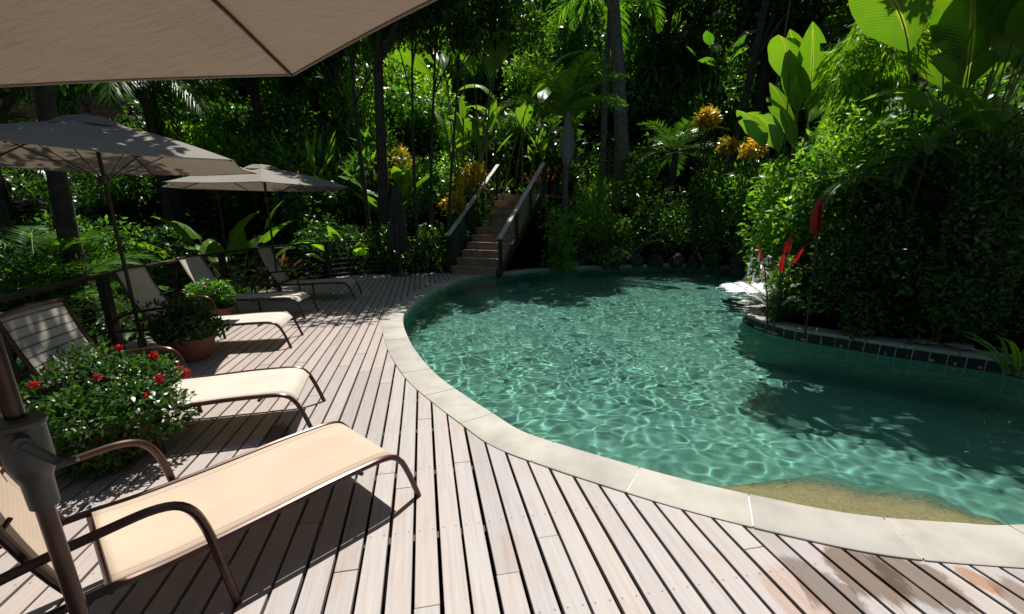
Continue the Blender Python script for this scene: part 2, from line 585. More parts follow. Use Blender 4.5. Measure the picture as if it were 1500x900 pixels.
def shrub_mesh(name, rad, n, L, W=0.45, seed=1, lobes=12, flat_bottom=True, up=0.5, droop=0.15):
    """leaves on the shells of many lobes spread through an ellipsoid; rests on z=0"""
    rng = np.random.default_rng(seed)
    rx, ry, rz = rad
    c = rand_unit(lobes, rng) * rng.uniform(0.35, 0.78, (lobes, 1))
    c[0] = 0
    lr = rng.uniform(0.28, 0.46, lobes)
    k = rng.integers(0, lobes, n)
    d = rand_unit(n, rng)
    r = lr[k] * rng.uniform(0.55, 1.08, n) ** 0.5
    p = c[k] + d * r[:, None]
    out = nrmz(p * 0.6 + d)
    P = p * np.array([rx, ry, rz]) + np.array([0, 0, rz * 0.95])
    if flat_bottom:
        keep = P[:, 2] > 0.01
        P, out = P[keep], out[keep]
    m = len(P)
    A = nrmz(out * 0.8 + rand_unit(m, rng) * 0.9 + np.array([0, 0, up * 0.3]))
    N = nrmz(np.array([0, 0, 1.0]) * up + out * 0.6 + rand_unit(m, rng) * 0.5)
    ls = L * rng.uniform(0.6, 1.25, m)
    V, Fc = leaf_geo(P, A, N, ls, ls * W, droop)
    return mesh_np(name, V, Fc)


def stalks(rad, n, seed):
    """woody stems for a shrub"""
    rng = random.Random(seed)
    mb = MB()
    for i in range(n):
        a = rng.uniform(0, 2 * PI)
        e = rng.uniform(0.3, 0.7)
        tip = Vector((math.cos(a) * rad[0] * e, math.sin(a) * rad[1] * e, rad[2] * rng.uniform(1.0, 1.5)))
        mid = tip * 0.5 + Vector((0, 0, rad[2] * 0.15))
        mb.tube([Vector((math.cos(a) * 0.04, math.sin(a) * 0.04, -0.1)), mid, tip], [0.018, 0.012, 0.005], 5, False)
    return mb


def shrub(name, label, loc, rad, m, n=1500, L=0.11, W=0.45, seed=1, lobes=12, cat="shrub", group=None, up=0.5, droop=0.15, parts=True):
    t = empty(name, loc, 0, label, cat, group)
    link_mesh("foliage", shrub_mesh("foliage", rad, n, L, W, seed, lobes, True, up, droop), M[m], t, False)
    stalks(rad, 7, seed).build("stem", M['bark'], t)
    return t


def blade_geo(path, side, width, ruffle=0.0, fold=0.12, nw=4, rng=None, torn=0.0):
    """a broad leaf along path (list of Vector); side = horizontal sideways vector; width = list of half widths"""
    V, Fc = [], []
    n = len(path)
    for i, p in enumerate(path):
        if i == 0: t = path[1] - path[0]
        elif i == n - 1: t = path[-1] - path[-2]
        else: t = path[i + 1] - path[i - 1]
        t = t.normalized()
        s = (side - t * side.dot(t)).normalized()
        u = s.cross(t)
        for j in range(-nw // 2, nw // 2 + 1):
            f = j / (nw / 2)
            w = width[i]
            off = s * (f * w) + u * (abs(f) ** 1.3 * w * fold * 2)
            if ruffle and abs(f) > 0.4:
                off += u * math.sin(i * 2.1 + (3 if f > 0 else 0)) * ruffle * w * abs(f)
            V.append(p + off)
    k = nw + 1
    for i in range(n - 1):
        for j in range(nw):
            if torn and j in (0, nw - 1) and 2 < i < n - 2 and rng.random() < torn: continue
            a = i * k + j
            Fc.append((a, a + 1, a + 1 + k, a + k))
    return V, Fc


PADDLE = [0.06, 0.42, 0.72, 0.90, 0.99, 1.0, 0.95, 0.84, 0.66, 0.40, 0.04]
HEART = [0.55, 0.95, 1.0, 0.97, 0.90, 0.80, 0.68, 0.54, 0.38, 0.20, 0.02]
STRAP = [0.7, 0.9, 1.0, 1.0, 0.98, 0.93, 0.86, 0.74, 0.56, 0.32, 0.02]


def leaf_plant(name, label, loc, n, stem_l, blade_l, blade_w, lean, m, seed, cat="plant", group=None, prof=PADDLE,
               az=None, droop=0.9, fold=0.14, ruffle=0.05, spread=0.12, stem_r=0.014, stem_m='stem', flare=0.0, extra=None):
    """stems from one root, each ending in a broad leaf that arches over"""
    rng = random.Random(seed)
    fol, st = MB(), MB()
    for i in range(n):
        a = rng.uniform(*az) if az else (i * 2.39996 + rng.uniform(-0.4, 0.4))
        d = Vector((math.cos(a), math.sin(a), 0))
        sl = rng.uniform(*stem_l)
        bl = rng.uniform(*blade_l)
        bw = rng.uniform(*blade_w) / 2
        th = math.radians(rng.uniform(*lean))
        p = d * rng.uniform(0, spread) + Vector((rng.uniform(-spread, spread), rng.uniform(-spread, spread), -0.05))
        pts = [p.copy()]
        ns = 6
        cur = th * 0.35
        for k in range(ns):
            cur += th * 0.65 / ns
            p = p + (d * math.sin(cur) + Vector((0, 0, math.cos(cur)))) * sl / ns
            pts.append(p.copy())
        if sl > 0.05:
            st.tube(pts, [stem_r * (1 - 0.5 * k / ns) for k in range(ns + 1)], 6, False)
        path = [p.copy()]
        dr = droop * rng.uniform(0.6, 1.3)
        cur += flare
        for k in range(10):
            cur += dr / 10
            p = p + (d * math.sin(cur) + Vector((0, 0, math.cos(cur)))) * bl / 10
            path.append(p.copy())
        tw = rng.uniform(-0.5, 0.5)
        side = Vector((-d.y, d.x, 0)) * math.cos(tw) + Vector((0, 0, 1)) * math.sin(tw)
        V, Fc = blade_geo(path, side, [x * bw for x in prof], ruffle, fold, 4, rng, 0.10 if prof is PADDLE and bl > 0.9 else 0.0)
        fol.add(V, Fc)
        if bl > 0.5:
            st.tube([q - Vector((0, 0, 0.004)) for q in path[:9]], [stem_r * 0.55 * (1 - k / 10) for k in range(9)], 5, False)
    t = empty(name, loc, 0, label, cat, group)
    fo = fol.build("foliage", M[m], t, True, 0, 180)
    uvl = fo.data.uv_layers.new(name="blade")
    vi = np.empty(len(fo.data.loops), dtype=np.int32)
    fo.data.loops.foreach_get("vertex_index", vi)
    kk = vi % 55
    uvl.data.foreach_set("uv", np.stack([(kk % 5) / 4.0, (kk // 5) / 10.0], 1).astype(np.float32).ravel())
    if st.v:
        st.build("stem", M[stem_m], t)
    return t


def frond_leaflets(path, n, ll, lw, droop, rng, vees=0.5):
    """leaflets both sides of a rachis; returns P,A,N,L,W lists"""
    P, A, N, L, W = [], [], [], [], []
    m = len(path) - 1
    for i in range(n):
        f = 0.12 + 0.88 * i / (n - 1)
        x = f * m
        k = min(int(x), m - 1)
        p = path[k].lerp(path[k + 1], x - k)
        t = (path[k + 1] - path[k]).normalized()
        s = t.cross(Vector((0, 0, 1)))
        if s.length < 0.05: s = Vector((1, 0, 0))
        s.normalize()
        u = s.cross(t)
        prof = math.sin(PI * min(1, 0.15 + 0.85 * f)) ** 0.6 * 0.9 + 0.1
        for sg in (-1, 1):
            d = s * sg * 0.85 + t * (0.45 + 0.4 * f) + u * vees * rng.uniform(0.5, 1.2) - Vector((0, 0, droop * rng.uniform(0.6, 1.3)))
            P.append(p); A.append(d); N.append(u + s * sg * 0.3)
            L.append(ll * prof * rng.uniform(0.85, 1.1)); W.append(lw)
    return P, A, N, L, W


def palm(name, label, loc, height, nf, fl, ll, lw, seed, m='leaf_mid', trunk_r=0.07, bark='palebark', shaft=None, up=(20, 95), droop=0.35,
         lean=(0, 0), arch=1.3, nl=46, cat="palm tree", group=None, az=None):
    rng = random.Random(seed)
    t = empty(name, loc, 0, label, cat, group)
    top = Vector((lean[0], lean[1], height))
    if height > 0.15:
        pts = [Vector((0, 0, -0.1)).lerp(top, k / 8) + Vector((math.sin(k) * 0.02, math.cos(k * 1.3) * 0.02, 0)) for k in range(9)]
        MB().tube(pts, [trunk_r * (1.25 - 0.4 * k / 8) for k in range(9)], 10).build("trunk", M[bark], t)
    if shaft:
        r0, h0 = shaft
        prof = [(trunk_r * 0.7, -h0 * 0.55), (r0 * 0.75, -h0 * 0.25), (r0, 0.0), (r0 * 0.86, h0 * 0.22), (r0 * 0.5, h0 * 0.55), (r0 * 0.3, h0 * 0.9)]
        MB().lathe(prof, 14, top).build("crownshaft", M['shaft'], t)
        top = top + Vector((0, 0, h0 * 0.7))
    Ps = [[], [], [], [], []]
    rm = MB()
    for i in range(nf):
        a = rng.uniform(*az) if az else (i * 2.39996 + rng.uniform(-0.3, 0.3))
        d = Vector((math.cos(a), math.sin(a), 0))
        th = math.radians(up[0] + (up[1] - up[0]) * (i + 0.5) / nf + rng.uniform(-6, 6))
        ln = fl * rng.uniform(0.85, 1.1)
        p = top.copy()
        path = [p.copy()]
        cur = th
        for k in range(12):
            cur += arch * rng.uniform(0.8, 1.2) / 12 * (0.4 + 1.2 * k / 12)
            p = p + (d * math.sin(cur) + Vector((0, 0, math.cos(cur)))) * ln / 12
            path.append(p.copy())
        rm.tube(path, [0.016 * (1 - k / 13.5) * max(0.5, fl / 2) for k in range(13)], 5, False)
        for acc, new in zip(Ps, frond_leaflets(path, nl, ll, lw, droop, rng)):
            acc += new
    V, Fc = leaf_geo(np.array([tuple(x) for x in Ps[0]]), np.array([tuple(x) for x in Ps[1]]), np.array([tuple(x) for x in Ps[2]]), np.array(Ps[3]), np.array(Ps[4]), 0.12, 0.1)
    cr = link_mesh("crown", mesh_np("crown", V, Fc), M[m], t, False)
    rm.build("rachis", M['stem'], cr)
    return t


def tree(name, label, loc, h, crown_c, crown_r, n, L, m, seed, trunk_r=0.12, W=0.45, lobes=16, bark='bark', limbs=9, bend=0.25, cat="tree", group=None,
         shell=(0.3, 1.05), lobe_r=(0.2, 0.36)):
    """tapered trunk with limbs that end in leaf clumps"""
    rng = random.Random(seed)
    nr = np.random.default_rng(seed)
    t = empty(name, loc, 0, label, cat, group)
    C = Vector(crown_c)
    R = Vector(crown_r)
    mb = MB()
    top = Vector((C.x * 0.85, C.y * 0.85, max(h, C.z + R.z * 0.2)))
    k1 = 10
    pts = []
    for k in range(k1 + 1):
        f = k / k1
        pts.append(Vector((top.x * f ** 1.4 + math.sin(f * 5 + seed) * bend * f * 0.6, top.y * f ** 1.4 + math.cos(f * 4 + seed) * bend * f * 0.6, -0.3 + (top.z + 0.3) * f)))
    mb.tube(pts, [trunk_r * (1.35 - 0.35 * min(1, k / 2)) * (1 - 0.75 * k / k1) for k in range(k1 + 1)], 9)
    cen = []
    for i in range(lobes):
        v = Vector(tuple(rand_unit(1, nr)[0])) * rng.uniform(0.3, 0.8)
        cen.append(Vector((v.x * R.x, v.y * R.y, v.z * R.z)) + C)
    for i in range(min(limbs, lobes)):
        e = cen[i]
        f = min(0.95, max(0.35, (e.z - R.z * 0.6) / top.z))
        s = pts[min(k1, int(f * k1))]
        mid = s.lerp(e, 0.5) + Vector((rng.uniform(-.2, .2), rng.uniform(-.2, .2), 0.12 * (e - s).length))
        mb.tube([s, mid, e], [trunk_r * 0.38, trunk_r * 0.25, trunk_r * 0.08], 6, False)
    mb.build("trunk", M[bark], t)
    lr = nr.uniform(lobe_r[0], lobe_r[1], lobes) * (R.x + R.y + R.z) / 3 * 1.1
    k = nr.integers(0, lobes, n)
    cc = np.array([tuple(c) for c in cen])
    d = rand_unit(n, nr)
    rr = lr[k] * nr.uniform(shell[0], shell[1], n) ** 0.6
    P = cc[k] + d * rr[:, None] * np.array([1.1, 1.1, 0.75])
    out = nrmz(P - np.array(tuple(C)) + d)
    A = nrmz(out * 0.6 + rand_unit(n, nr) * 0.9 + np.array([0, 0, -0.25]))
    N = nrmz(np.array([0, 0, 0.9]) + out * 0.4 + rand_unit(n, nr) * 0.55)
    ls = L * nr.uniform(0.6, 1.25, n)
    V, Fc = leaf_geo(P, A, N, ls, ls * W, 0.18)
    link_mesh("crown", mesh_np("crown", V, Fc), M[m], t, False)
    return t


# ------------------------------------------------------------------ the pool outline (coping's inner edge)
near = [on(*p) for p in ((1500, 774), (1405, 771), (1258, 759), (1128, 735), (1005, 707), (900, 678), (826, 656), (762, 634), (720, 608), (680, 582), (640, 553), (614, 525), (598, 500), (589, 475), (592, 458), (610, 441), (640, 423))]
far = [on(*p) for p in ((690, 406), (745, 399), (840, 391.5), (980, 388), (1050, 389), (1115, 391.5))]
right_out = [Vector((6.6, 3.9, 0)), Vector((5.9, 3.0, 0)), Vector((4.8, 2.35, 0)), Vector((3.7, 2.05, 0))]
coping_line = spline([Vector((6.4, 3.5, 0))] + right_out[1:] + near + far + [Vector((7.6, 12.4, 0))], 8)
# island planter: front edge of its cap, from the right end round the tip and back to the far side
ISZ = 0.13
isl_front = [Vector((7.2, 3.0, 0)), Vector((5.6, 3.22, 0))] + [on(*p, ISZ) for p in ((1500, 531), (1405, 516), (1349, 508), (1292, 500), (1228, 490), (1174, 482), (1128, 472), (1098, 461), (1090, 452))]
tip = isl_front[-1]
isl_back = [on(1099, 445, ISZ), on(1122, 439, ISZ), on(1160, 435.5, ISZ), Vector((5.0, 7.6, 0)), Vector((5.5, 8.7, 0)), Vector((6.0, 10.0, 0)), Vector((7.2, 11.8, 0))]
for q in isl_front + isl_back: q.z = 0
island_line = spline(isl_front + isl_back, 8)
POOL = [(p.x, p.y) for p in coping_line] + [(p.x, p.y) for p in reversed(island_line)]


def inside(px, py, poly):
    """vectorised point in polygon"""
    px = np.asarray(px); py = np.asarray(py)
    r = np.zeros(px.shape, bool)
    n = len(poly)
    for i in range(n):
        x1, y1 = poly[i]
        x2, y2 = poly[i - 1]
        c = (y1 > py) != (y2 > py)
        with np.errstate(divide='ignore', invalid='ignore'):
            xi = (x2 - x1) * (py - y1) / ((y2 - y1) if y2 != y1 else 1e-9) + x1
        r ^= c & (px < xi)
    return r


def offset_line(line, d):
    """shift an open line sideways (positive = to the left of travel)"""
    out = []
    for i, p in enumerate(line):
        t = line[min(i + 1, len(line) - 1)] - line[max(i - 1, 0)]
        t.z = 0
        t.normalize()
        out.append(p + Vector((-t.y, t.x, 0)) * d)
    return out


# ------------------------------------------------------------------ terrain
def smooth(a, b, x):
    t = np.clip((x - a) / (b - a), 0, 1)
    return t * t * (3 - 2 * t)


def height(x, y):
    x = np.asarray(x, float); y = np.asarray(y, float)
    st = 12.75 + 1.75 * smooth(0.3, 1.6, x) - 1.2 * smooth(6.5, 9, x)
    z = -0.5 + 0.2 * smooth(11.8, 12.7, y) + 0.26 * smooth(13.7, 14.3, y) * smooth(0.5, 1.2, x) + 0.68 * np.maximum(0, y - st)
    left = np.maximum(0, -x - 9.0)
    z = np.maximum(z, -0.5 + 0.45 * left)
    right = np.maximum(0, x - 7.5)
    z = np.where((x > 7.5) & (y > 1), np.maximum(z, 0.1 + 0.6 * right), z)
    z = z + 0.25 * np.sin(x * 0.9 + 1) * np.sin(y * 0.7) * smooth(15, 18, y)
    return z


def hz(x, y):
    return float(height(x, y))


xs = np.concatenate([np.linspace(-90, -12, 30), np.linspace(-11.6, 14, 130), np.linspace(15, 90, 30)])
ys = np.concatenate([np.linspace(-60, -6, 20), np.linspace(-5.6, 24, 150), np.linspace(25, 90, 40)])
X, Y = np.meshgrid(xs, ys, indexing='ij')
Z = height(X, Y)
pool_np = np.array(POOL)
Z = np.where(inside(X, Y, POOL), -2.6, Z)
# ease the sheet down round the pool so that it never cuts through the basin wall
near_pool = np.zeros_like(Z, bool)
for dx in (-0.3, 0.3, 0):
    for dy in (-0.3, 0.3, 0):
        near_pool |= inside(X + dx, Y + dy, POOL)
Z = np.where(near_pool, -2.6, Z)
V = np.stack([X, Y, Z], -1).reshape(-1, 3)
nx, ny = X.shape
ii, jj = np.meshgrid(np.arange(nx - 1), np.arange(ny - 1), indexing='ij')
a = (ii * ny + jj).ravel()
Fc = np.stack([a, a + ny, a + ny + 1, a + 1], 1)
ground = link_mesh("ground", mesh_np("ground", V, Fc), M['soil'], None, True, 0, 180)
tag(ground, kind='structure')

# ------------------------------------------------------------------ deck
outer = offset_line(coping_line, -0.29)     # away from the water
mid = offset_line(coping_line, -0.15)
# which side is the water on? travelling right->left along the near edge the water is on the right
if inside(np.array([offset_line(coping_line, -0.15)[60].x]), np.array([offset_line(coping_line, -0.15)[60].y]), POOL)[0]:
    outer = offset_line(coping_line, 0.29)
    mid = offset_line(coping_line, 0.15)
midpoly = [(p.x, p.y) for p in mid] + [(p.x, p.y) for p in reversed(island_line)]
ca, sa = math.cos(PLANK_A), math.sin(PLANK_A)


def w2d(x, y):   # world -> plank axes (s across, t along)
    return x * ca + y * sa, -x * sa + y * ca


def d2w(s, t):
    return s * ca - t * sa, s * sa + t * ca


RAIL = [Vector((-3.1, -1.5, 0)), Vector((-3.55, 1.0, 0)), Vector((-4.25, 3.3, 0)), Vector((-4.85, 5.3, 0)), Vector((-5.35, 7.4, 0)), Vector((-5.5, 9.3, 0)), Vector((-4.9, 11.2, 0)), Vector((-4.2, 12.0, 0)), Vector((-3.1, 12.45, 0))]
rail_line = spline(RAIL, 10)
deckpoly = [(p.x - 0.12, p.y) for p in rail_line] + [(-1.6, 12.6), (0.2, 12.75), (0.9, 13.4), (5.2, 13.6), (5.2, 8), (8, 6), (8, -2.5), (-3.1, -2.5)]
mb = MB()
pitch, gap = 0.123, 0.0165
rng = random.Random(3)
for k in range(-75, 75):
    s0, s1 = k * pitch + gap / 2, (k + 1) * pitch - gap / 2
    step = 0.03
    ts = np.arange(-6, 15.5, step)
    ok = np.ones(len(ts), bool)
    for s in (s0, s1):
        for off in (0, step):
            x, y = d2w(s, ts + off)
            ok &= ~inside(x, y, midpoly) & inside(x, y, deckpoly)
    runs, st = [], None
    for i, o in enumerate(ok):
        if o and st is None: st = i
        if (not o or i == len(ok) - 1) and st is not None:
            if i - st > 3: runs.append((ts[st], ts[i]))
            st = None
    for t0, t1 in runs:
        cuts = [t0]
        c = t0 + rng.uniform(0.3, 2.6)
        while c < t1 - 0.3:
            cuts.append(c)
            c += rng.choice((1.8, 2.4, 2.4, 3.0))
        cuts.append(t1)
        for c0, c1 in zip(cuts[:-1], cuts[1:]):
            dz = rng.uniform(-0.0025, 0.0015)
            j = rng.uniform(-0.0018, 0.0018)
            q = []
            e = 0.0022
            for (ss, tt, zz) in ((s0, c0 + .002, -.03), (s1, c0 + .002, -.03), (s1, c1 - .002, -.03), (s0, c1 - .002, -.03),
                                 (s0, c0 + .002, -e), (s1, c0 + .002, -e), (s1, c1 - .002, -e), (s0, c1 - .002, -e),
                                 (s0 + e, c0 + .002 + e, 0), (s1 - e, c0 + .002 + e, 0), (s1 - e, c1 - .002 - e, 0), (s0 + e, c1 - .002 - e, 0)):
                x, y = d2w(ss + j, tt)
                q.append((x, y, zz + dz))
            mb.add(q, [(8, 9, 10, 11), (0, 1, 5, 4), (1, 2, 6, 5), (2, 3, 7, 6), (3, 0, 4, 7), (4, 5, 9, 8), (5, 6, 10, 9), (6, 7, 11, 10), (7, 4, 8, 11)])
deck = mb.build("pool_deck", M['deck'], None, False)
tag(deck, kind='structure')
# joists under the gaps
mb = MB()
for t in np.arange(-2.2, 12.6, 0.6):
    st = None
    for s in np.arange(-7.5, 3.0, 0.1):
        x, y = d2w(s, t)
        o = inside(x, y, deckpoly) & ~inside(x, y, midpoly) & ~inside(x + .1, y, midpoly)
        if o and st is None: st = s
        if (not o or s > 2.85) and st is not None:
            if s - st > 0.2:
                p, q = d2w(st, t), d2w(s - 0.1, t)
                mb.beam((p[0], p[1], -0.10), (q[0], q[1], -0.10), 0.05, 0.12)
            st = None
tag(mb.build("deck_joists", M['darkwood'], None, False), kind='structure')

# ------------------------------------------------------------------ coping
mb, gm = MB(), MB()
acc, last = 0.0, 0
L = coping_line
slabs, start = [], 0
for i in range(1, len(L)):
    acc += (L[i] - L[i - 1]).length
    if acc > 0.62 or i == len(L) - 1:
        slabs.append((start, i)); start = i; acc = 0
cz, ct = 0.012, 0.055


def lerp_line(line, x):
    k = min(int(x), len(line) - 2)
    return line[k].lerp(line[k + 1], x - k)


lip = offset_line(coping_line, 0.02 if outer[60] == offset_line(coping_line, -0.29)[60] else -0.02)
for a0, b0 in slabs:
    n = max(3, b0 - a0)
    g = 0.0035 / max(1e-3, (L[a0 + 1] - L[a0]).length)
    g2 = 0.0035 / max(1e-3, (L[b0] - L[b0 - 1]).length)
    rows = []
    dz = random.uniform(-0.0012, 0.0012)
    for k in range(n + 1):
        x = a0 + g + (b0 - g2 - a0 - g) * k / n
        p, q = lerp_line(lip, x), lerp_line(outer, x)
        d = (q - p).normalized()
        rows.append([p + Vector((0, 0, cz - ct)), p + Vector((0, 0, cz - 0.008)), p + d * 0.003 + Vector((0, 0, cz - 0.002 + dz)), p + d * 0.010 + Vector((0, 0, cz + dz)),
                     q - d * 0.006 + Vector((0, 0, cz + dz)), q + Vector((0, 0, cz - 0.005)), q + Vector((0, 0, cz - ct))])
    vs = [v for r in rows for v in r]
    w = 7
    fs = []
    for k in range(n):
        for j in range(w - 1):
            fs.append((k * w + j, k * w + j + 1, (k + 1) * w + j + 1, (k + 1) * w + j))
        fs.append((k * w + 6, k * w, (k + 1) * w, (k + 1) * w + 6))
    fs.append(tuple(range(w - 1, -1, -1)))
    fs.append(tuple(range(n * w, n * w + w)))
    mb.add(vs, fs)
cop = mb.build("pool_coping", M['coping'], None, True, 0, 50)
tag(cop, kind='structure')
gv, gf = [], []
i1, o1 = offset_line(lip, 0), outer
for k in range(len(L)):
    d = (o1[k] - lip[k]).normalized()
    gv += [lip[k] + d * 0.02 + Vector((0, 0, cz - 0.004)), o1[k] - d * 0.01 + Vector((0, 0, cz - 0.004))]
    if k: gf.append((2 * k - 2, 2 * k - 1, 2 * k + 1, 2 * k))
tag(MB().add(gv, gf).build("coping_grout", M['grout'], None), kind='structure')

# ------------------------------------------------------------------ basin, shelf, water
WZ = -0.045
DEPTH = -1.75


def water_floor():
    m, nt, b, out = mat("teal_pool_plaster")
    co = objco(nt)
    n = noise(nt, 1.3, 6, co)
    n2 = noise(nt, 14, 6, co, 0.7)
    c = ramp(nt, n, [(0.3, (0.092, 0.225, 0.182)), (0.7, (0.125, 0.285, 0.232))])
    c = mixc(nt, 0.3, c, ramp(nt, n2, [(0.35, (0.06, 0.17, 0.135)), (0.65, (0.12, 0.30, 0.24))]))
    nt.links.new(c, b.inputs["Base Color"])
    b.inputs["Roughness"].default_value = 0.9
    b.inputs["Specular IOR Level"].default_value = 0.1
    return m


M['plaster'] = water_floor()
wall_line = offset_line(coping_line, -0.05 if outer[60] == offset_line(coping_line, -0.29)[60] else 0.05)
isl_wall = island_line
loop = [Vector((p.x, p.y, 0)) for p in wall_line] + [Vector((p.x, p.y, 0)) for p in reversed(isl_wall)]
vs, fs = [], []
n = len(loop)
for p in loop:
    vs += [(p.x, p.y, -0.041), (p.x, p.y, DEPTH)]
for i in range(n):
    j = (i + 1) % n
    fs.append((2 * i, 2 * i + 1, 2 * j + 1, 2 * j))
wallm = MB().add(vs, fs)
basin = wallm.build("pool_wall", M['plaster'], None, True, 0, 60)
tag(basin, kind='structure')
fx = np.linspace(-3, 9, 90)
fy = np.linspace(0.5, 15.5, 110)
FX, FY = np.meshgrid(fx, fy, indexing='ij')
FZ = -0.80 - 0.75 * smooth(2.2, 8.0, FY + 0.15 * FX) + 0.03 * np.sin(FX * 2.1) * np.sin(FY * 1.7)
a = (np.arange(89)[:, None] * 110 + np.arange(109)[None]).ravel()
flo = link_mesh("pool_floor", mesh_np("pool_floor", np.stack([FX, FY, FZ], -1).reshape(-1, 3), np.stack([a, a + 110, a + 111, a + 1], 1)), M['plaster'], None, True, 0, 180)
tag(flo, kind='structure')

# sand coloured entry shelf with a pebbled rim under the near edge
m, nt, b, out = mat("sandy_shelf")
co = objco(nt)
c = ramp(nt, noise(nt, 70, 4, co, 0.7), [(0.3, (0.20, 0.165, 0.075)), (0.6, (0.31, 0.26, 0.13)), (0.8, (0.38, 0.33, 0.18))])
vor = node(nt, "ShaderNodeTexVoronoi")
vor.inputs["Scale"].default_value = 34
nt.links.new(co, vor.inputs["Vector"])
peb = ramp(nt, vor.outputs["Distance"], [(0.1, (0.24, 0.22, 0.13)), (0.5, (0.15, 0.16, 0.09)), (0.8, (0.06, 0.075, 0.045))])
sp = node(nt, "ShaderNodeSeparateXYZ")
nt.links.new(co, sp.inputs[0])
mr = node(nt, "ShaderNodeMapRange")
mr.inputs[1].default_value, mr.inputs[2].default_value = -0.10, -0.19
za = node(nt, "ShaderNodeMath", operation='MULTIPLY_ADD')
nt.links.new(noise(nt, 6, 5, co, 0.65), za.inputs[0])
za.inputs[1].default_value = -0.07
nt.links.new(sp.outputs[2], za.inputs[2])
zb = node(nt, "ShaderNodeMath", operation='ADD')
nt.links.new(za.outputs[0], zb.inputs[0])
zb.inputs[1].default_value = 0.035
nt.links.new(zb.outputs[0], mr.inputs[0])
c = mixc(nt, mr.outputs[0], c, peb)
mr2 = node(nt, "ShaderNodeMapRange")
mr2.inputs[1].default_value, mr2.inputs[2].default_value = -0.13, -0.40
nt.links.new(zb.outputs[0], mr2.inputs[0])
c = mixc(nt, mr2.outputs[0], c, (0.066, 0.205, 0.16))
nt.links.new(c, b.inputs["Base Color"])
b.inputs["Roughness"].default_value = 0.8
bump(nt, vor.outputs["Distance"], b, 0.6, 0.02)
M['shelf'] = m
shelf_edge = [on(*p, -0.2) for p in ((1050, 718), (1100, 700), (1160, 686), (1225, 688), (1295, 700), (1365, 714), (1430, 738), (1480, 764), (1520, 790))]
se = spline(shelf_edge, 6)
vs, fs = [], []
rows = 14
rr = random.Random(5)
for i, p in enumerate(se):
    f = i / (len(se) - 1)
    # matching point on the wall
    w = min(loop, key=lambda q: (q - Vector((p.x + (0.05 - 0.1 * f), p.y - 0.9, 0))).length if False else abs(q.x - (0.98 + (2.75 - 0.98) * f)) + (100 if q.y > 2.6 else 0))
    for k in range(rows + 1):
        g = k / rows
        q = Vector((w.x, w.y - 0.05, 0)).lerp(Vector((p.x, p.y, 0)), g * (1 + 0.03 * math.sin(i * 0.5) + 0.015 * math.sin(i * 1.3 + 1)))
        z = -0.085 - 0.03 * g
        if g > 0.36: z -= 0.42 * ((g - 0.36) / 0.64) ** 1.6
        if g > 0.38: z += rr.uniform(-0.008, 0.008)
        vs.append((q.x, q.y, z))
    vs.append((p.x + rr.uniform(-.02, .02), p.y + 0.05, -0.62))
    vs.append((p.x, p.y + 0.10, DEPTH))
w = rows + 3
for i in range(len(se) - 1):
    for k in range(w - 1):
        fs.append((i * w + k, i * w + k + 1, (i + 1) * w + k + 1, (i + 1) * w + k))
shelf = MB().add(vs, fs).build("pool_shelf", M['shelf'], None, True, 0, 180)
tag(shelf, kind='structure')

# water surface
m, nt, b, out = mat("pool_water")
b.inputs["Base Color"].default_value = (0.93, 1.0, 0.98, 1)
b.inputs["Roughness"].default_value = 0.0
b.inputs["IOR"].default_value = 1.33
b.inputs["Transmission Weight"].default_value = 1.0
M['water'] = m
res = 0.0225
gx = np.arange(-2.3, 8.2, res)
gy = np.arange(1.6, 14.8, res)
X, Y = np.meshgrid(gx, gy, indexing='ij')
Z = np.zeros_like(X)
wr = np.random.default_rng(11)
for i in range(80):
    lam = 0.105 * (0.9 / 0.105) ** wr.random() ** 1.25
    th = wr.normal(1.9, 1.15)
    k = 2 * PI / lam
    slope = 0.0115 * (lam / 0.4) ** 0.05
    Z += slope / k * np.sin(k * (X * math.cos(th) + Y * math.sin(th)) + wr.uniform(0, 6.28) + 0.9 * np.sin(0.7 * X + i) + 0.9 * np.sin(0.6 * Y + 2 * i))
spl = np.exp(-(((X - 4.7) / 1.2) ** 2 + ((Y - 8.6) / 1.2) ** 2))
for i in range(14):
    lam = 0.12 + 0.2 * wr.random()
    k = 2 * PI / lam
    r = np.hypot(X - 4.9, Y - 8.6)
    Z += spl * 0.05 / k * np.sin(k * r + wr.uniform(0, 6.28) + np.sin(X * 3 + i) + np.sin(Y * 4 + i))
gust = 0.85 + 0.25 * np.sin(0.9 * X + 0.5 * Y + 1.0) * np.sin(0.75 * Y - 0.4 * X + 0.6) + 0.15 * np.sin(2.3 * X - 1.1 * Y) * np.sin(1.9 * Y + 0.7 * X)
Z *= gust * (1 - 0.35 * smooth(4, 11, Y))
keep = np.zeros_like(X, bool)
for dx, dy in ((0, 0), (0.08, 0), (-0.08, 0), (0, 0.08), (0, -0.08)):
    keep |= inside(X + dx, Y + dy, POOL)
idx = -np.ones(X.shape, int)
idx[keep] = np.arange(keep.sum())
V = np.stack([X[keep], Y[keep], Z[keep] + WZ], 1)
q = keep[:-1, :-1] & keep[1:, :-1] & keep[1:, 1:] & keep[:-1, 1:]
Fc = np.stack([idx[:-1, :-1][q], idx[1:, :-1][q], idx[1:, 1:][q], idx[:-1, 1:][q]], 1)
water = link_mesh("pool_water", mesh_np("pool_water", V, Fc), M['water'], None, True, 0, 180)
tag(water, kind='structure')
sl.cycles.is_caustics_light = True
water.cycles.is_caustics_caster = True
for o in (basin, flo, shelf):
    o.cycles.is_caustics_receiver = True

# ------------------------------------------------------------------ island planter wall
t = empty("planter_wall", (4.0, 4.6, 0), 0, "curved planter wall of dark tiles under a grey stone cap, rising from the pool", "wall")


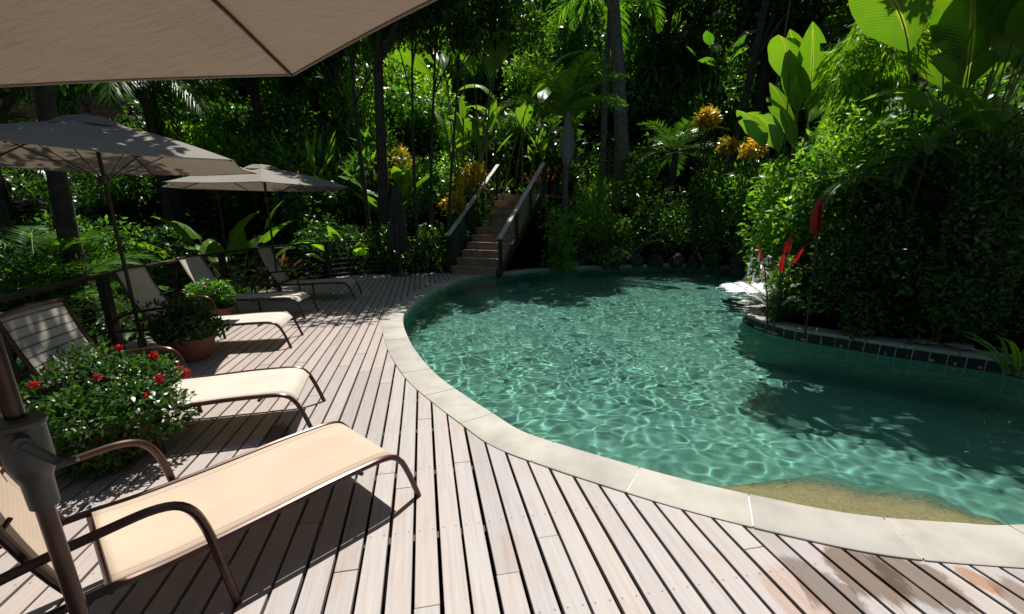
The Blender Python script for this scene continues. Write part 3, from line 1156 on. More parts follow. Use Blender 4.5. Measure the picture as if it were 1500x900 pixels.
def strip(line, z0, z1, parent, name, m, base):
    vs, fs = [], []
    for i, p in enumerate(line):
        vs += [(p.x - base.x, p.y - base.y, z0), (p.x - base.x, p.y - base.y, z1)]
        if i: fs.append((2 * i - 2, 2 * i, 2 * i + 1, 2 * i - 1))
    return MB().add(vs, fs).build(name, m, parent)


base = Vector((4.0, 4.6, 0))
face = offset_line(island_line, 0.0)
inner_sign = 1
test = offset_line(island_line, 0.15)[30]
if inside(np.array([test.x]), np.array([test.y]), POOL)[0]:
    inner_sign = -1
face = offset_line(island_line, inner_sign * 0.025)
# tiles as separate slabs with grout strip behind
tm = MB()
acc, start = 0.0, 0.0
xs_t = [0.0]
cum = [0.0]
for i in range(1, len(face)):
    cum.append(cum[-1] + (face[i] - face[i - 1]).length)
cum = np.array(cum)
def along(line, s):
    k = int(np.clip(np.searchsorted(cum, s) - 1, 0, len(line) - 2))
    return line[k].lerp(line[k + 1], (s - cum[k]) / max(1e-6, cum[k + 1] - cum[k]))
s = 0.0
back = offset_line(face, inner_sign * 0.012)
while s < cum[-1] - 0.2:
    p, q = along(face, s + 0.005), along(face, s + 0.145)
    p2, q2 = along(back, s + 0.005), along(back, s + 0.145)
    z0, z1 = -0.75, ISZ - 0.046
    vs = [(a.x - base.x, a.y - base.y, z) for a in (p, q, q2, p2) for z in (z0, z1)]
    tm.add(vs, [(0, 2, 3, 1), (2, 4, 5, 3), (6, 0, 1, 7), (1, 3, 5, 7)])
    s += 0.15
tm.build("tile_facing", M['tile'], t, False)
strip(offset_line(face, inner_sign * 0.006), -0.055, ISZ - 0.046, t, "grout", M['grout'], base)
strip(offset_line(face, inner_sign * 0.02), DEPTH, ISZ - 0.05, t, "wall_core", M['tile'], base)
ci, co_ = offset_line(island_line, -inner_sign * 0.015), offset_line(island_line, inner_sign * 0.27)
cm = MB()
s = 0.0
while s < cum[-1] - 0.5:
    ln = 0.46
    rows = []
    for k in range(5):
        x = s + 0.003 + (ln - 0.006) * k / 4
        p, q = along(ci, x), along(co_, x)
        d = (q - p).normalized()
        rows.append([p + Vector((0, 0, ISZ - 0.045)), p + Vector((0, 0, ISZ - 0.008)), p + d * 0.01 + Vector((0, 0, ISZ)), q - d * 0.006 + Vector((0, 0, ISZ)), q + Vector((0, 0, ISZ - 0.045))])
    vs = [Vector(v) - base for r in rows for v in r]
    fs = [(k * 5 + j, k * 5 + j + 1, k * 5 + j + 6, k * 5 + j + 5) for k in range(4) for j in range(4)] + [(k * 5 + 4, k * 5, k * 5 + 5, k * 5 + 9) for k in range(4)] + [(4, 3, 2, 1, 0), (20, 21, 22, 23, 24)]
    cm.add(vs, fs)
    s += ln
cm.build("cap", M['cap'], t, True, 0, 50)
# soil bed inside the planter, rising to the right-hand bank
bed = [p for p in offset_line(island_line, inner_sign * 0.2)]
vs = [(p.x, p.y, ISZ - 0.03) for p in bed]
nb = len(vs)
cen = [(6.2, 5.6, 0.35), (6.6, 7.6, 0.5), (9.5, 11.5, 1.6), (9.5, 3.0, 1.3)]
mb = MB()
mb.add(vs + [(p.x + (5.6 - p.x) * 0.55, p.y + (6.2 - p.y) * 0.4, ISZ + 0.12 + 0.05 * math.sin(i)) for i, p in enumerate(bed)] + [(9.5, 3.0 + 8.8 * i / nb, 1.3) for i in range(nb)],
       [(i, i + 1, nb + i + 1, nb + i) for i in range(nb - 1)] + [(nb + i, nb + i + 1, 2 * nb + i + 1, 2 * nb + i) for i in range(nb - 1)])
tag(mb.build("planter_soil", M['soil'], None, True, 0, 180), kind='structure')


def blob_rock(c, s, seed, m, name, label, group=None, cat="rock"):
    bm = bmesh.new()
    bmesh.ops.create_icosphere(bm, subdivisions=3, radius=1)
    rg = random.Random(seed)
    ph = [Vector((rg.uniform(-1, 1), rg.uniform(-1, 1), rg.uniform(-1, 1))).normalized() for _ in range(9)]
    for v in bm.verts:
        k = 1.0
        for p in ph:
            dd = v.co.dot(p)
            if dd > 0.62: v.co -= p * (dd - 0.62) * 0.85
        v.co *= 1 + 0.05 * math.sin(v.co.x * 9 + seed) * math.cos(v.co.y * 8)
        v.co = Vector((v.co.x * s[0], v.co.y * s[1], v.co.z * s[2]))
    me = bpy.data.meshes.new(name)
    bm.to_mesh(me)
    bm.free()
    o = link_mesh(name, me, M[m], None, True, 0, 35)
    o.location = c
    o.rotation_euler = (0, 0, rg.uniform(0, 6))
    return tag(o, label, cat, group)


# ------------------------------------------------------------------ loungers
def lounger(seat_m, back_m, deg):
    root = bpy.data.objects.new("sun_lounger", None)
    COL.objects.link(root)
    SW = 0.285                                  # half width of the fabric
    RW = 0.305                                  # side rails
    zs = 0.335
    # side profile of the seat from the hinge (x=0) to the foot
    seat = [Vector(p) for p in ((0.03, 0, zs - .01), (0.2, 0, zs - .018), (0.5, 0, zs - .012), (0.8, 0, zs + .002), (1.0, 0, zs + .005), (1.13, 0, zs + .001), (1.20, 0, zs - .022), (1.245, 0, zs - .075))]
    seat = spline(seat, 5)
    vs, fs = [], []
    ny = 9
    for i, p in enumerate(seat):
        for j in range(ny):
            y = -SW + 2 * SW * j / (ny - 1)
            sag = 0.012 * (1 - (y / SW) ** 2)
            vs.append((p.x, y, p.z - sag * math.sin(PI * min(1, i / 25))))
    for i in range(len(seat) - 1):
        for j in range(ny - 1):
            a = i * ny + j
            fs.append((a, a + 1, a + ny + 1, a + ny))
    s_ = MB().add(vs, fs).build("seat_sling", M[seat_m], root, True, 0, 180)
    so = s_.modifiers.new("thickness", 'SOLIDIFY'); so.thickness = 0.004
    fr = MB()
    for sg in (-1, 1):
        rail = [Vector((-0.62, sg * RW, zs - .03)), Vector((-0.3, sg * RW, zs - .015))] + [Vector((p.x, sg * RW, p.z - .004)) for p in seat] + [Vector((1.285, sg * RW, 0.16)), Vector((1.335, sg * (RW + .005), 0.0))]
        fr.tube(spline(rail, 2), 0.0165, 8)
    for x, z in ((0.02, zs - .05), (0.55, zs - .055), (1.0, zs - .05), (-0.5, zs - .05)):
        fr.tube([(x, -RW, z + .02), (x, -RW * .6, z), (x, RW * .6, z), (x, RW, z + .02)], 0.011, 6)
    fr.build("frame", M['bronze'], root)
    # hinged back
    ang = math.radians(deg)
    bl = 0.72
    bx, bz = -math.cos(ang), math.sin(ang)
    vs, fs = [], []
    nb = 14
    for i in range(nb + 1):
        f = i / nb
        bow = 0.05 * math.sin(PI * f)
        for j in range(ny):
            y = -SW + 2 * SW * j / (ny - 1)
            sag = 0.014 * (1 - (y / SW) ** 2) + bow
            vs.append((-0.07 + bx * bl * f - bz * sag * 0.6, y, zs + .02 + bz * bl * f - 0.6 * sag))
    for i in range(nb):
        for j in range(ny - 1):
            a = i * ny + j
            fs.append((a, a + ny, a + ny + 1, a + 1))
    bs = MB().add(vs, fs).build("back_sling", M[back_m], root, True, 0, 180)
    so = bs.modifiers.new("thickness", 'SOLIDIFY'); so.thickness = 0.004
    bf = MB()
    pts = []
    for sg in (-1, 1):
        side = []
        for i in range(7):
            f = i / 6
            bow = 0.05 * math.sin(PI * f)
            side.append(Vector((-0.06 + bx * bl * f - bz * bow * .6, sg * (RW - .008), zs + .0 + bz * bl * f - .6 * bow)))
        pts.append(side)
    loop_ = pts[0] + [Vector((-0.06 + bx * (bl + .02), 0, zs + bz * (bl + .02)))] + list(reversed(pts[1]))
    bf.tube(loop_, 0.0145, 8)
    for sg in (-1, 1):
        bf.tube([(-0.06 + bx * .38, sg * .24, zs + bz * .38 - .03), (-0.46, sg * .24, zs - .04)], 0.008, 6)
    bf.build("back_frame", M['bronze'], root)
    for sg in (-1, 1):
        arm = [(0.37, sg * (RW + .03), 0.0), (0.345, sg * (RW + .035), 0.2), (0.315, sg * (RW + .04), 0.42), (0.27, sg * (RW + .045), 0.535), (0.19, sg * (RW + .045), 0.575),
               (0.05, sg * (RW + .045), 0.57), (-0.18, sg * (RW + .045), 0.545), (-0.36, sg * (RW + .04), 0.50), (-0.47, sg * (RW + .035), 0.41), (-0.53, sg * (RW + .03), 0.25), (-0.575, sg * (RW + .025), 0.0)]
        MB().tube(spline(arm, 4), 0.017, 8, True).build("armrest", M['bronze'], root)
    return root


loungers = []
# root = hinge point on the ground; x axis points to the foot end
LD = [
    # foot middle (at seat end), heading of the foot end
    ((-0.86, 2.36), math.atan2(0.83, 0.735), "peach fabric sun lounger nearest the camera, beside the umbrella post", 'sling', 'sling', 77),
    ((-1.70, 3.27), math.atan2(0.27, 0.96), "cream sun lounger behind the red flowered potted shrub, its back thinly lined", 'sling_pale', 'sling_lined', 68),
    ((-2.93, 5.48), math.atan2(0.22, 0.97), "cream sun lounger in the sun with its back raised against the second umbrella pole", 'sling_pale', 'sling_pale', 66),
    ((-3.45, 7.1), math.atan2(0.08, 1.0), "shaded grey sun lounger just behind the round leafy potted shrub", 'sling_pale', 'sling_pale', 60),
    ((-3.22, 8.72), math.atan2(0.10, 1.0), "shaded grey sun lounger farthest back, next to the dark deck railing", 'sling_pale', 'sling_pale', 66),
]
cache = {}
for (fx, fy), a, lab, sm, bmn, deg in LD:
    key = (sm, bmn, deg)
    if key in cache:
        o = copy_tree(cache[key])
    else:
        o = lounger(sm, bmn, deg)
        cache[key] = o
    o.location = (fx - math.cos(a) * 1.22, fy - math.sin(a) * 1.22, 0)
    o.rotation_euler = (0, 0, a)
    tag(o, lab, "sun lounger", "sun loungers along the deck")


# ------------------------------------------------------------------ umbrellas
def canopy_mesh(R, drop, N, sag, rise=0.10, r0=0.03, valance=0.0, seed=0):
    """panels between N ribs, curved like stretched cloth; apex at z=0"""
    vs, fs = [], []
    nr, na = 14, 8
    tot = N * na
    rg = random.Random(seed)
    for i in range(nr + 1):
        f = r0 + (1 - r0) * i / nr
        for k in range(tot):
            a = 2 * PI * k / tot
            u = (k % na) / na
            rim = math.cos(PI / N) / math.cos((u - 0.5) * 2 * PI / N)       # straight edge between ribs
            mid_ = math.sin(PI * u)
            rr = R * f * (rim * (1 - 0.035 * sag * mid_ * f))
            z = -drop * f - rise * math.sin(PI * f) * -0.35 - 0.05 * sag * mid_ * math.sin(PI * min(1, f * 0.9)) 
            z += 0.008 * mid_ * math.sin(6 * f + seed) * f
            vs.append((rr * math.cos(a), rr * math.sin(a), z))
    for i in range(nr):
        for k in range(tot):
            b_ = (k + 1) % tot
            fs.append((i * tot + k, i * tot + b_, (i + 1) * tot + b_, (i + 1) * tot + k))
    return vs, fs


def umbrella(label, base, R, N, hub, drop, rot, tilt=0.0, tax=0.0, pivot=1.8, housing=False, cm='canopy', finial=True, vent=True, seed=0, pole_r=0.019, sag=1.0):
    root = empty("patio_umbrella", base, 0, label, "umbrella", "open umbrellas over the loungers")
    T = Matrix.Translation((0, 0, pivot)) @ Matrix.Rotation(tilt, 4, Vector((math.cos(tax), math.sin(tax), 0))) @ Matrix.Translation((0, 0, -pivot))
    R4 = T @ Matrix.Translation((0, 0, hub)) @ Matrix.Rotation(rot, 4, 'Z')
    pm = MB()
    pm.tube([(0, 0, 0.06), (0, 0, pivot)], pole_r, 16)
    pm.tube([T @ Vector((0, 0, pivot)), T @ Vector((0, 0, hub + 0.03))], pole_r * 0.95, 14)
    pm.build("pole", M['bronze'] if housing else M['darkwood'], root)
    MB().lathe([(0.01, 0.0), (0.26, 0.0), (0.26, 0.035), (0.22, 0.06), (0.05, 0.085), (0.045, 0.22), (0.03, 0.23), (0.01, 0.23)], 28).build("base", M['greyframe'], root)
    vs, fs = canopy_mesh(R, drop, N, sag, seed=seed)
    can = MB().add([R4 @ Vector(v) for v in vs], fs).build("canopy", M[cm], root, True, 0, 25)
    # hem round the rim
    na = 8
    rimv = [R4 @ Vector(v) for v in vs[-N * na:]]
    hem = MB()
    hem.tube(rimv + [rimv[0]], 0.006, 5, False)
    hem.build("hem", M[cm], can)
    if vent:
        v2, f2 = canopy_mesh(R * 0.22, drop * 0.25, N, 0.1, seed=seed)
        MB().add([R4 @ (Vector(v) + Vector((0, 0, 0.03))) for v in v2], f2).build("vent_cap", M[cm], can, True, 0, 25)
    if finial:
        fz = [(0.012, 0.03), (0.022, 0.05), (0.018, 0.075), (0.03, 0.09), (0.042, 0.115), (0.038, 0.145), (0.02, 0.165), (0.004, 0.17)]
        f_ = MB().lathe(fz, 16)
        f_.v = [tuple(R4 @ (Vector(v) + Vector((0, 0, 0.03)))) for v in f_.v]
        f_.build("finial", M['darkwood'], root)
    hubm = MB().lathe([(0.01, -0.13), (0.045, -0.13), (0.045, -0.06), (0.03, -0.05), (0.01, -0.05)], 14)
    hubm.v = [tuple(R4 @ Vector(v)) for v in hubm.v]
    hubm.build("hub", M['greyframe'], root)
    run = MB().lathe([(0.01, -0.62), (0.045, -0.62), (0.045, -0.54), (0.01, -0.54)], 14)
    run.v = [tuple(R4 @ Vector(v)) for v in run.v]
    run.build("runner", M['greyframe'], root)
    for k in range(N):
        a = 2 * PI * k / N
        d = Vector((math.cos(a), math.sin(a), 0))
        pts = []
        for f in (0.03, 0.25, 0.5, 0.75, 0.985):
            z = -drop * f + 0.035 * math.sin(PI * f) - 0.016
            pts.append(R4 @ (d * R * f + Vector((0, 0, z))))
        rb = MB().tube(pts, 0.008, 6).build("rib", M['bronze'], root)
        st = [R4 @ (d * 0.04 + Vector((0, 0, -0.58))), R4 @ (d * R * 0.5 + Vector((0, 0, -drop * 0.5 + 0.01)))]
        MB().tube(st, 0.006, 5).build("strut", M['bronze'], rb)
    if housing:
        hz0 = 1.045
        K = 0.74
        h = MB().lathe([(r_ * K, z_ * K) for r_, z_ in ((0.02, -0.09), (0.034, -0.09), (0.036, 0.0), (0.040, 0.012), (0.048, 0.03), (0.052, 0.06), (0.052, 0.165), (0.058, 0.172), (0.058, 0.184), (0.05, 0.192), (0.026, 0.196), (0.02, 0.196))], 28, (0.008, -0.004, hz0))
        hs = h.build("crank_housing", M['greyframe'], root, True, 0, 35)
        cr = MB()
        ax = Vector((0.62, -0.60, 0)).normalized()
        c0 = Vector((0.008, -0.004, hz0 + 0.105))
        cr.tube([c0 + ax * 0.03, c0 + ax * 0.062], 0.0145, 16)
        side = Vector((0.75, 0.62, 0)).normalized()
        e = c0 + ax * 0.057
        e2 = e + side * 0.043 + Vector((0, 0, -0.058))
        cr.tube([e, e.lerp(e2, .5), e2], [0.0125, 0.0098, 0.0085], 10, True, 0.75)
        cr.tube([e2 - ax * 0.006, e2 + ax * 0.008, e2 + side * 0.026 + ax * 0.008], [0.0085, 0.0085, 0.0072], 10)
        cr.build("crank_handle", M['greyframe'], hs)
        MB().tube([e2 + side * 0.025 + ax * 0.008, e2 + side * 0.030 + ax * 0.008], 0.0058, 12).build("handle_cap", M['steel'], hs)
    return root


px = -0.98
umbrella("open taupe umbrella nearest the camera, over the top left corner, crank housing on its post", (-1.217 * 0.86, 0.979 * 0.86, 0), 1.262, 6, 2.53, 0.47, 5.629, 0.148, 5.25, 1.8, True, 'canopy_wrinkled', True, True, 2, 0.0165, 0.3)
umbrella("open taupe umbrella dappled with leaf shadow, ball finial, second from the camera", (-4.25, 4.82, 0), 1.52, 6, 2.53, 0.41, math.radians(-8), seed=4)
umbrella("open taupe umbrella half lit by sun, above the farthest lounger", (-4.62, 8.6, 0), 1.6, 6, 2.46, 0.36, math.radians(-3), seed=7, finial=False)
umbrella("open taupe umbrella half hidden behind two others, pole before big bright leaves", (-6.75, 10.5, 0), 1.1, 6, 2.56, 0.36, math.radians(12), seed=9, finial=False)

# furled umbrella at the back of the deck
root = empty("furled_umbrella", (-3.05, 12.0, 0), 0, "closed dark umbrella hanging furled on its pole at the back of the deck", "umbrella")
MB().tube([(0, 0, 0.05), (0, 0, 2.35)], 0.02, 12).build("pole", M['darkwood'], root)
vs, fs = [], []
prof = [(0.02, 2.42), (0.06, 2.32), (0.12, 2.0), (0.17, 1.5), (0.21, 1.0), (0.24, 0.72), (0.2, 0.66)]
na = 32
for i, (r, z) in enumerate(prof):
    for k in range(na):
        a = 2 * PI * k / na
        q = r * (1 + 0.22 * math.sin(8 * a + 0.3 * i))
        vs.append((q * math.cos(a), q * math.sin(a), z + 0.03 * math.sin(5 * a) * (i > 3)))
for i in range(len(prof) - 1):
    for k in range(na):
        fs.append((i * na + k, (i + 1) * na + k, (i + 1) * na + (k + 1) % na, i * na + (k + 1) % na))
MB().add(vs, fs).build("canopy", simple("dark_brown_canvas", (0.05, 0.042, 0.036), 0.85), root)
MB().lathe([(0.01, 0.0), (0.28, 0.0), (0.28, 0.05), (0.05, 0.09), (0.04, 0.25), (0.01, 0.25)], 24).build("base", M['greyframe'], root)


# ------------------------------------------------------------------ railings
def railing(name, label, line, h, posts_every, base_z=None):
    root = empty(name, line[0], 0, label, "railing")
    o = line[0]
    top = MB()
    pts = [p - o + Vector((0, 0, h)) for p in line]
    for a, b in zip(pts[:-1], pts[1:]):
        pass
    vs, fs = [], []
    for i, p in enumerate(pts):
        t = (pts[min(i + 1, len(pts) - 1)] - pts[max(i - 1, 0)]); t.z = 0; t.normalize()
        s = Vector((-t.y, t.x, 0)) * 0.055
        vs += [p + s + Vector((0, 0, .0)), p - s + Vector((0, 0, .0)), p - s + Vector((0, 0, -.035)), p + s + Vector((0, 0, -.035))]
        if i:
            for k in range(4):
                fs.append((4 * i - 4 + k, 4 * i - 4 + (k + 1) % 4, 4 * i + (k + 1) % 4, 4 * i + k))
    fs += [(3, 2, 1, 0), (4 * len(pts) - 4, 4 * len(pts) - 3, 4 * len(pts) - 2, 4 * len(pts) - 1)]
    MB().add(vs, fs).build("top_rail", M['darkwood'], root, False)
    acc = posts_every
    for i, p in enumerate(pts):
        if i: acc += (p - pts[i - 1]).length
        if acc >= posts_every:
            acc = 0
            MB().box(p + Vector((0, 0, -h / 2 - .06)), (0.085, 0.085, h + 0.05)).build("post", M['darkwood'], root, False)
    for k in range(6):
        z = -h + 0.10 + k * (h - 0.16) / 6
        MB().tube([p + Vector((0, 0, z)) for p in pts], 0.004, 5).build("cable", M['steel'], root)
    return root


railing("deck_railing", "dark timber and cable railing along the planted side of the deck", rail_line, 0.93, 1.55)

# ------------------------------------------------------------------ stairs
A0 = Vector((-1.73, 12.42, 0))
HD = math.radians(23)
fwd = Vector((math.sin(HD), math.cos(HD), 0))
sid = Vector((math.cos(HD), -math.sin(HD), 0))
NS, RUN, RISE, WID = 11, 3.5, 2.25, 1.42
root = empty("garden_stairs", A0, 0, "brown timber stairs climbing from the deck into the garden", "stairs")
Rz = Matrix.Rotation(-HD, 3, 'Z')
for k in range(NS):
    d = RUN / NS
    c = fwd * (d * (k + 0.5)) + sid * (WID / 2)
    top = RISE / NS * (k + 1)
    hgt = RISE / NS
    stp = MB().box(c + Vector((0, 0, top - 0.022)), (WID, d + 0.03, 0.045), Rz)
    s_ = stp.build("step", M['stepwood'], root, False, 0.005)
    MB().box(c + fwd * (-d / 2 + 0.016) + Vector((0, 0, top - hgt / 2 - .024)), (WID - 0.02, 0.02, hgt - 0.05), Rz).build("riser", M['stepwood'], s_, False)
for sgn in (0, 1):
    o = sid * (WID * sgn + (0.03 if sgn else -0.03))
    MB().beam(o + Vector((0, 0, -0.02)), o + fwd * RUN + Vector((0, 0, RISE - 0.02)), 0.05, 0.26).build("stringer", M['darkwood'], root, False)
land = MB().box(fwd * (RUN + 0.9) + sid * (WID / 2) + Vector((0, 0, RISE - 0.03)), (WID + 0.4, 1.8, 0.06), Rz)
land.build("landing", M['stepwood'], root, False)


def stair_rail(label, side_off, s0, s1):
    o = A0 + sid * side_off
    r = empty("stair_railing", o, 0, label, "railing")
    h = 1.0
    def P(s, z): return fwd * s + Vector((0, 0, RISE / RUN * max(0, s) + z))
    MB().beam(P(s0 - .05, h), P(s1 + .05, h), 0.125, 0.04).build("handrail", M['railwood'], r, False, 0.004)
    nposts = 4
    for k in range(nposts):
        s = s0 + (s1 - s0) * k / (nposts - 1)
        q = P(s, 0)
        MB().box(q + Vector((0, 0, h / 2 - 0.06)), (0.09, 0.09, h - 0.03), Rz).build("post", M['darkwood'], r, False)
    for k in range(8):
        z = 0.14 + k * 0.095
        MB().tube([P(s0, z), P(s1, z)], 0.0045, 5).build("cable", M['steel'], r)
    return r


stair_rail("left stair railing with a pale sunlit handrail, beside yellow croton leaves", -0.10, 0.12, RUN - 0.1)
stair_rail("right stair railing with a pale sunlit handrail, above the pool's far coping", WID + 0.10, 0.05, RUN - 0.1)
# path rail that carries on to the right from the top of the stairs
o = A0 + fwd * (RUN + 0.1) + sid * (WID + 0.12) + Vector((0, 0, RISE))
r = empty("path_railing", o, 0, "dark timber rail running right from the head of the stairs behind the palm", "railing")
e = Vector((2.3, 1.2, 0.55))
for k, z in enumerate((0.98, 0.62)):
    MB().beam((0, 0, z), e + Vector((0, 0, z)), 0.11 if k == 0 else 0.05, 0.045).build("rail", M['darkwood'], r, False)
for f in (0, 0.33, 0.66, 1):
    MB().box(e * f + Vector((0, 0, 0.40)), (0.08, 0.08, 1.1)).build("post", M['darkwood'], r, False)


# ------------------------------------------------------------------ potted shrubs
def potted(label, loc, pot_r, pot_h, rad, n, L, m, seed, flowers=0, name="potted_shrub", fl_seed=0, low=0.0):
    t = empty(name, loc, 0, label, "potted plant")
    p = MB().lathe([(0.01, 0.0), (pot_r * .66, 0.0), (pot_r * .72, pot_h * .1), (pot_r * .9, pot_h * .55), (pot_r * .98, pot_h * .86), (pot_r * 1.08, pot_h * .88), (pot_r * 1.1, pot_h * .97),
                    (pot_r * 1.05, pot_h), (pot_r * .93, pot_h), (pot_r * .9, pot_h * .9), (0.01, pot_h * .9)], 36)
    p.build("pot", M['terracotta'], t, True, 0, 35)
    me = shrub_mesh("foliage", rad, n, L, 0.42, seed, 26, True, 0.7)
    f = link_mesh("foliage", me, M[m], t, False)
    f.location = (0, 0, pot_h * 0.9 - low)
    s = stalks([q * 0.55 for q in rad], 10, seed).build("stem", M['bark'], t)
    s.location = (0, 0, pot_h * 0.85)
    rg = random.Random(fl_seed)
    nr = np.random.default_rng(fl_seed)
    for i in range(flowers):
        a = rg.uniform(0, 2 * PI)
        el = rg.uniform(0.05, 1.2)
        d = Vector((math.cos(a) * math.cos(el), math.sin(a) * math.cos(el), math.sin(el)))
        c = Vector((d.x * rad[0], d.y * rad[1], rad[2] * .95 + d.z * rad[2])) * 0.99 + Vector((0, 0, pot_h * .9 - low))
        k = 130
        dd = rand_unit(k, nr)
        rr_ = rg.uniform(0.018, 0.034)
        P = np.array(tuple(c)) + dd * rr_ * nr.uniform(0.55, 1.0, (k, 1))
        ls = np.full(k, rr_ * 0.55)
        V, Fc = leaf_geo(P, rand_unit(k, nr), dd, ls, ls * 0.8, 0.1)
        link_mesh("flower", mesh_np("flower", V, Fc), M['petal'], t, False)
    return t


potted("broad potted shrub with red flower heads in a terracotta pot, behind the nearest lounger", (-2.76, 2.70, 0), 0.34, 0.36, (0.54, 0.46, 0.38), 14000, 0.05, 'leaf_dark', 21, 13, fl_seed=14, low=0.31)
potted("dark glossy potted shrub in a terracotta pot between the second and third loungers", (-3.70, 4.80, 0), 0.27, 0.28, (0.42, 0.42, 0.25), 4200, 0.06, 'leaf_dark', 23, 0, fl_seed=3, low=0.05)
potted("round light-topped potted shrub beside the third lounger's raised back", (-4.50, 6.5, 0), 0.25, 0.26, (0.36, 0.36, 0.25), 3200, 0.065, 'leaf_mid', 25, 1, fl_seed=6, low=0.05)

# ------------------------------------------------------------------ waterfall and rocks
wf = on(1106, 424, WZ)
m, nt, b, out = mat("white_foam")
b.inputs["Base Color"].default_value = (0.85, 0.88, 0.88, 1)
b.inputs["Roughness"].default_value = 0.35
b.inputs["Subsurface Weight"].default_value = 0.0
bump(nt, noise(nt, 40, 5, objco(nt), 0.7), b, 0.8, 0.02)
M['foam'] = m
root = empty("waterfall", wf, 0, "small white waterfall spilling over rocks and foaming in the pool", "waterfall")
rg = random.Random(8)
fr_, fa_ = 26, 96
fn = np.random.default_rng(8)
ph = fn.uniform(0, 6.28, 12)
vs, fs = [], []
for i in range(fr_ + 1):
    f = i / fr_
    for k in range(fa_):
        a = 2 * PI * k / fa_
        edge = 0.72 + 0.12 * math.sin(3 * a + ph[0]) + 0.08 * math.sin(7 * a + ph[1]) + 0.07 * math.sin(13 * a + ph[2]) + 0.05 * math.sin(29 * a + ph[3])
        r = edge * f
        h = 0.15 * (1 - f) ** 0.8 + 0.004
        h += (0.022 * math.sin(9 * r + 5 * a) * math.cos(17 * r - 3 * a) + fn.uniform(-.018, .022)) * (1 - f ** 3)
        vs.append((1.15 * r * math.cos(a), 0.8 * r * math.sin(a), max(h, 0.0) + 0.006 if i < fr_ else -0.03))
for i in range(fr_):
    for k in range(fa_):
        fs.append((i * fa_ + k, (i + 1) * fa_ + k, (i + 1) * fa_ + (k + 1) % fa_, i * fa_ + (k + 1) % fa_))
MB().add(vs, fs).build("foam", M['foam'], root)
for i in range(10):
    x = -0.10 + 0.055 * i + rg.uniform(-.02, .02)
    zt = rg.uniform(0.45, 0.95)
    y = 0.30 + rg.uniform(-0.05, 0.08)
    pts = [(x + 0.05 * rg.uniform(-1, 1), y, zt), (x, y - 0.10, zt - 0.06), (x - .01, y - 0.17, zt * 0.5), (x, y - 0.2, 0.0)]
    MB().tube(spline([Vector(p) for p in pts], 4), [0.02 + 0.022 * (k / 12) for k in range(13)], 6).build("water_stream", M['foam'], root)
blob_rock((wf.x + 0.45, wf.y + 0.5, 0.15), (0.55, 0.4, 0.42), 3, 'darkrock', "waterfall_rock", "dark wet rock the waterfall runs over")
for i, (u, v, s, lab) in enumerate(((1150, 447, .16, "largest pale rock on the tip of the planter cap"), (1143, 455, .12, "flat pale rock at the front of the planter tip"), (1168, 440, .13, "pale rock behind the others at the planter tip"),
                                    (1160, 452, .10, "small pale rock wedged between larger ones at the planter tip"))):
    p = on(u, v, ISZ + 0.02)
    blob_rock((p.x + .1, p.y, ISZ + s * 0.25), (s, s * .8, s * .5), 11 + i, 'rock', "rock", lab, "rocks on the planter tip")
for i, (u, v, s, lab) in enumerate(((1255, 480, .2, "flat grey flagstone overhanging the planter cap"), (1352, 497, .22, "flat grey flagstone lying midway on the planter wall"), (1410, 503, .2, "pale round flat stone lying on the planter wall towards the right"))):
    p = on(u, v, ISZ + 0.05)
    blob_rock((p.x, p.y, ISZ + 0.028), (s, s * .7, .028), 31 + i, 'cap', "flagstone", lab, None, "stone")
# rocks behind the far coping
for i in range(11):
    x = 1.0 + i * 0.62
    y = 14.75 - 0.1 * max(0, x - 1.5) * 1.0 + random.uniform(-.1, .15)
    blob_rock((x, y, 0.12), (random.uniform(.28, .42), .3, random.uniform(.22, .42)), 60 + i, 'darkrock', "boulder", "dark mossy boulder in the row behind the pool's far coping", "boulders behind the far coping", "rock")

# ------------------------------------------------------------------ planting


def ground_at(u, Y, v=330):
    p = at(u, v, Y)
    return Vector((p.x, Y, hz(p.x, Y)))


def ppm(u, v, Y):
    """metres per pixel at that depth"""
    p = at(u, v, Y)
    return (p.y * math.cos(PITCH) - (p.z - EYE) * math.sin(PITCH)) / F


def S(label, u, vtop, Y, wpx, m, n=1400, L=0.11, W=0.45, seed=1, cat="shrub", name="shrub", zb=None, depth=1.0, lobes=14, up=0.5, droop=0.15):
    k = ppm(u, vtop, Y)
    top = at(u, vtop, Y)
    zg = (hz(top.x, Y) if zb is None else zb) - 0.03
    rz = max(0.12, (top.z - zg) / 1.85)
    return shrub(name, label, (top.x, Y, zg), (wpx / 2 * k, wpx / 2 * k * depth, rz), m, n, L, W, seed, lobes, cat, None, up, droop)


# --- the island: tall mixed shrubs, red ti plants, pale leaves, big paddle leaves
IZ = ISZ - 0.02
S("broad bright green bush on the island planter's left shoulder, over the red ti leaves", 1183, 205, 7.0, 125, 'leaf_lime', 3800, 0.12, 0.42, 31, zb=0.2, lobes=20)
S("mid green bush bulging out left of the tall sunlit island bush, below its crown", 1215, 215, 6.4, 110, 'leaf_mid', 3000, 0.10, 0.42, 131, zb=0.2, lobes=16)
S("tall dense bush with a sunlit lime crown in the middle of the island planter", 1262, 142, 6.8, 140, 'leaf_lime', 5200, 0.11, 0.36, 32, zb=0.2, lobes=22)
S("green bush between the tall lime crowned bush and the wide dark one on the island", 1340, 175, 6.6, 130, 'leaf_mid', 3600, 0.12, 0.42, 132, zb=0.2, lobes=20)
S("wide dark glossy bush at the right of the island planter, under the long stemmed leaves", 1415, 160, 5.9, 200, 'leaf_dark', 8500, 0.085, 0.42, 33, zb=0.2, lobes=30, depth=0.8)
S("dark glossy bush low at the front of the island planter above the flagstones", 1290, 300, 5.5, 175, 'leaf_dark', 7000, 0.075, 0.42, 34, zb=IZ, lobes=22, depth=0.7)
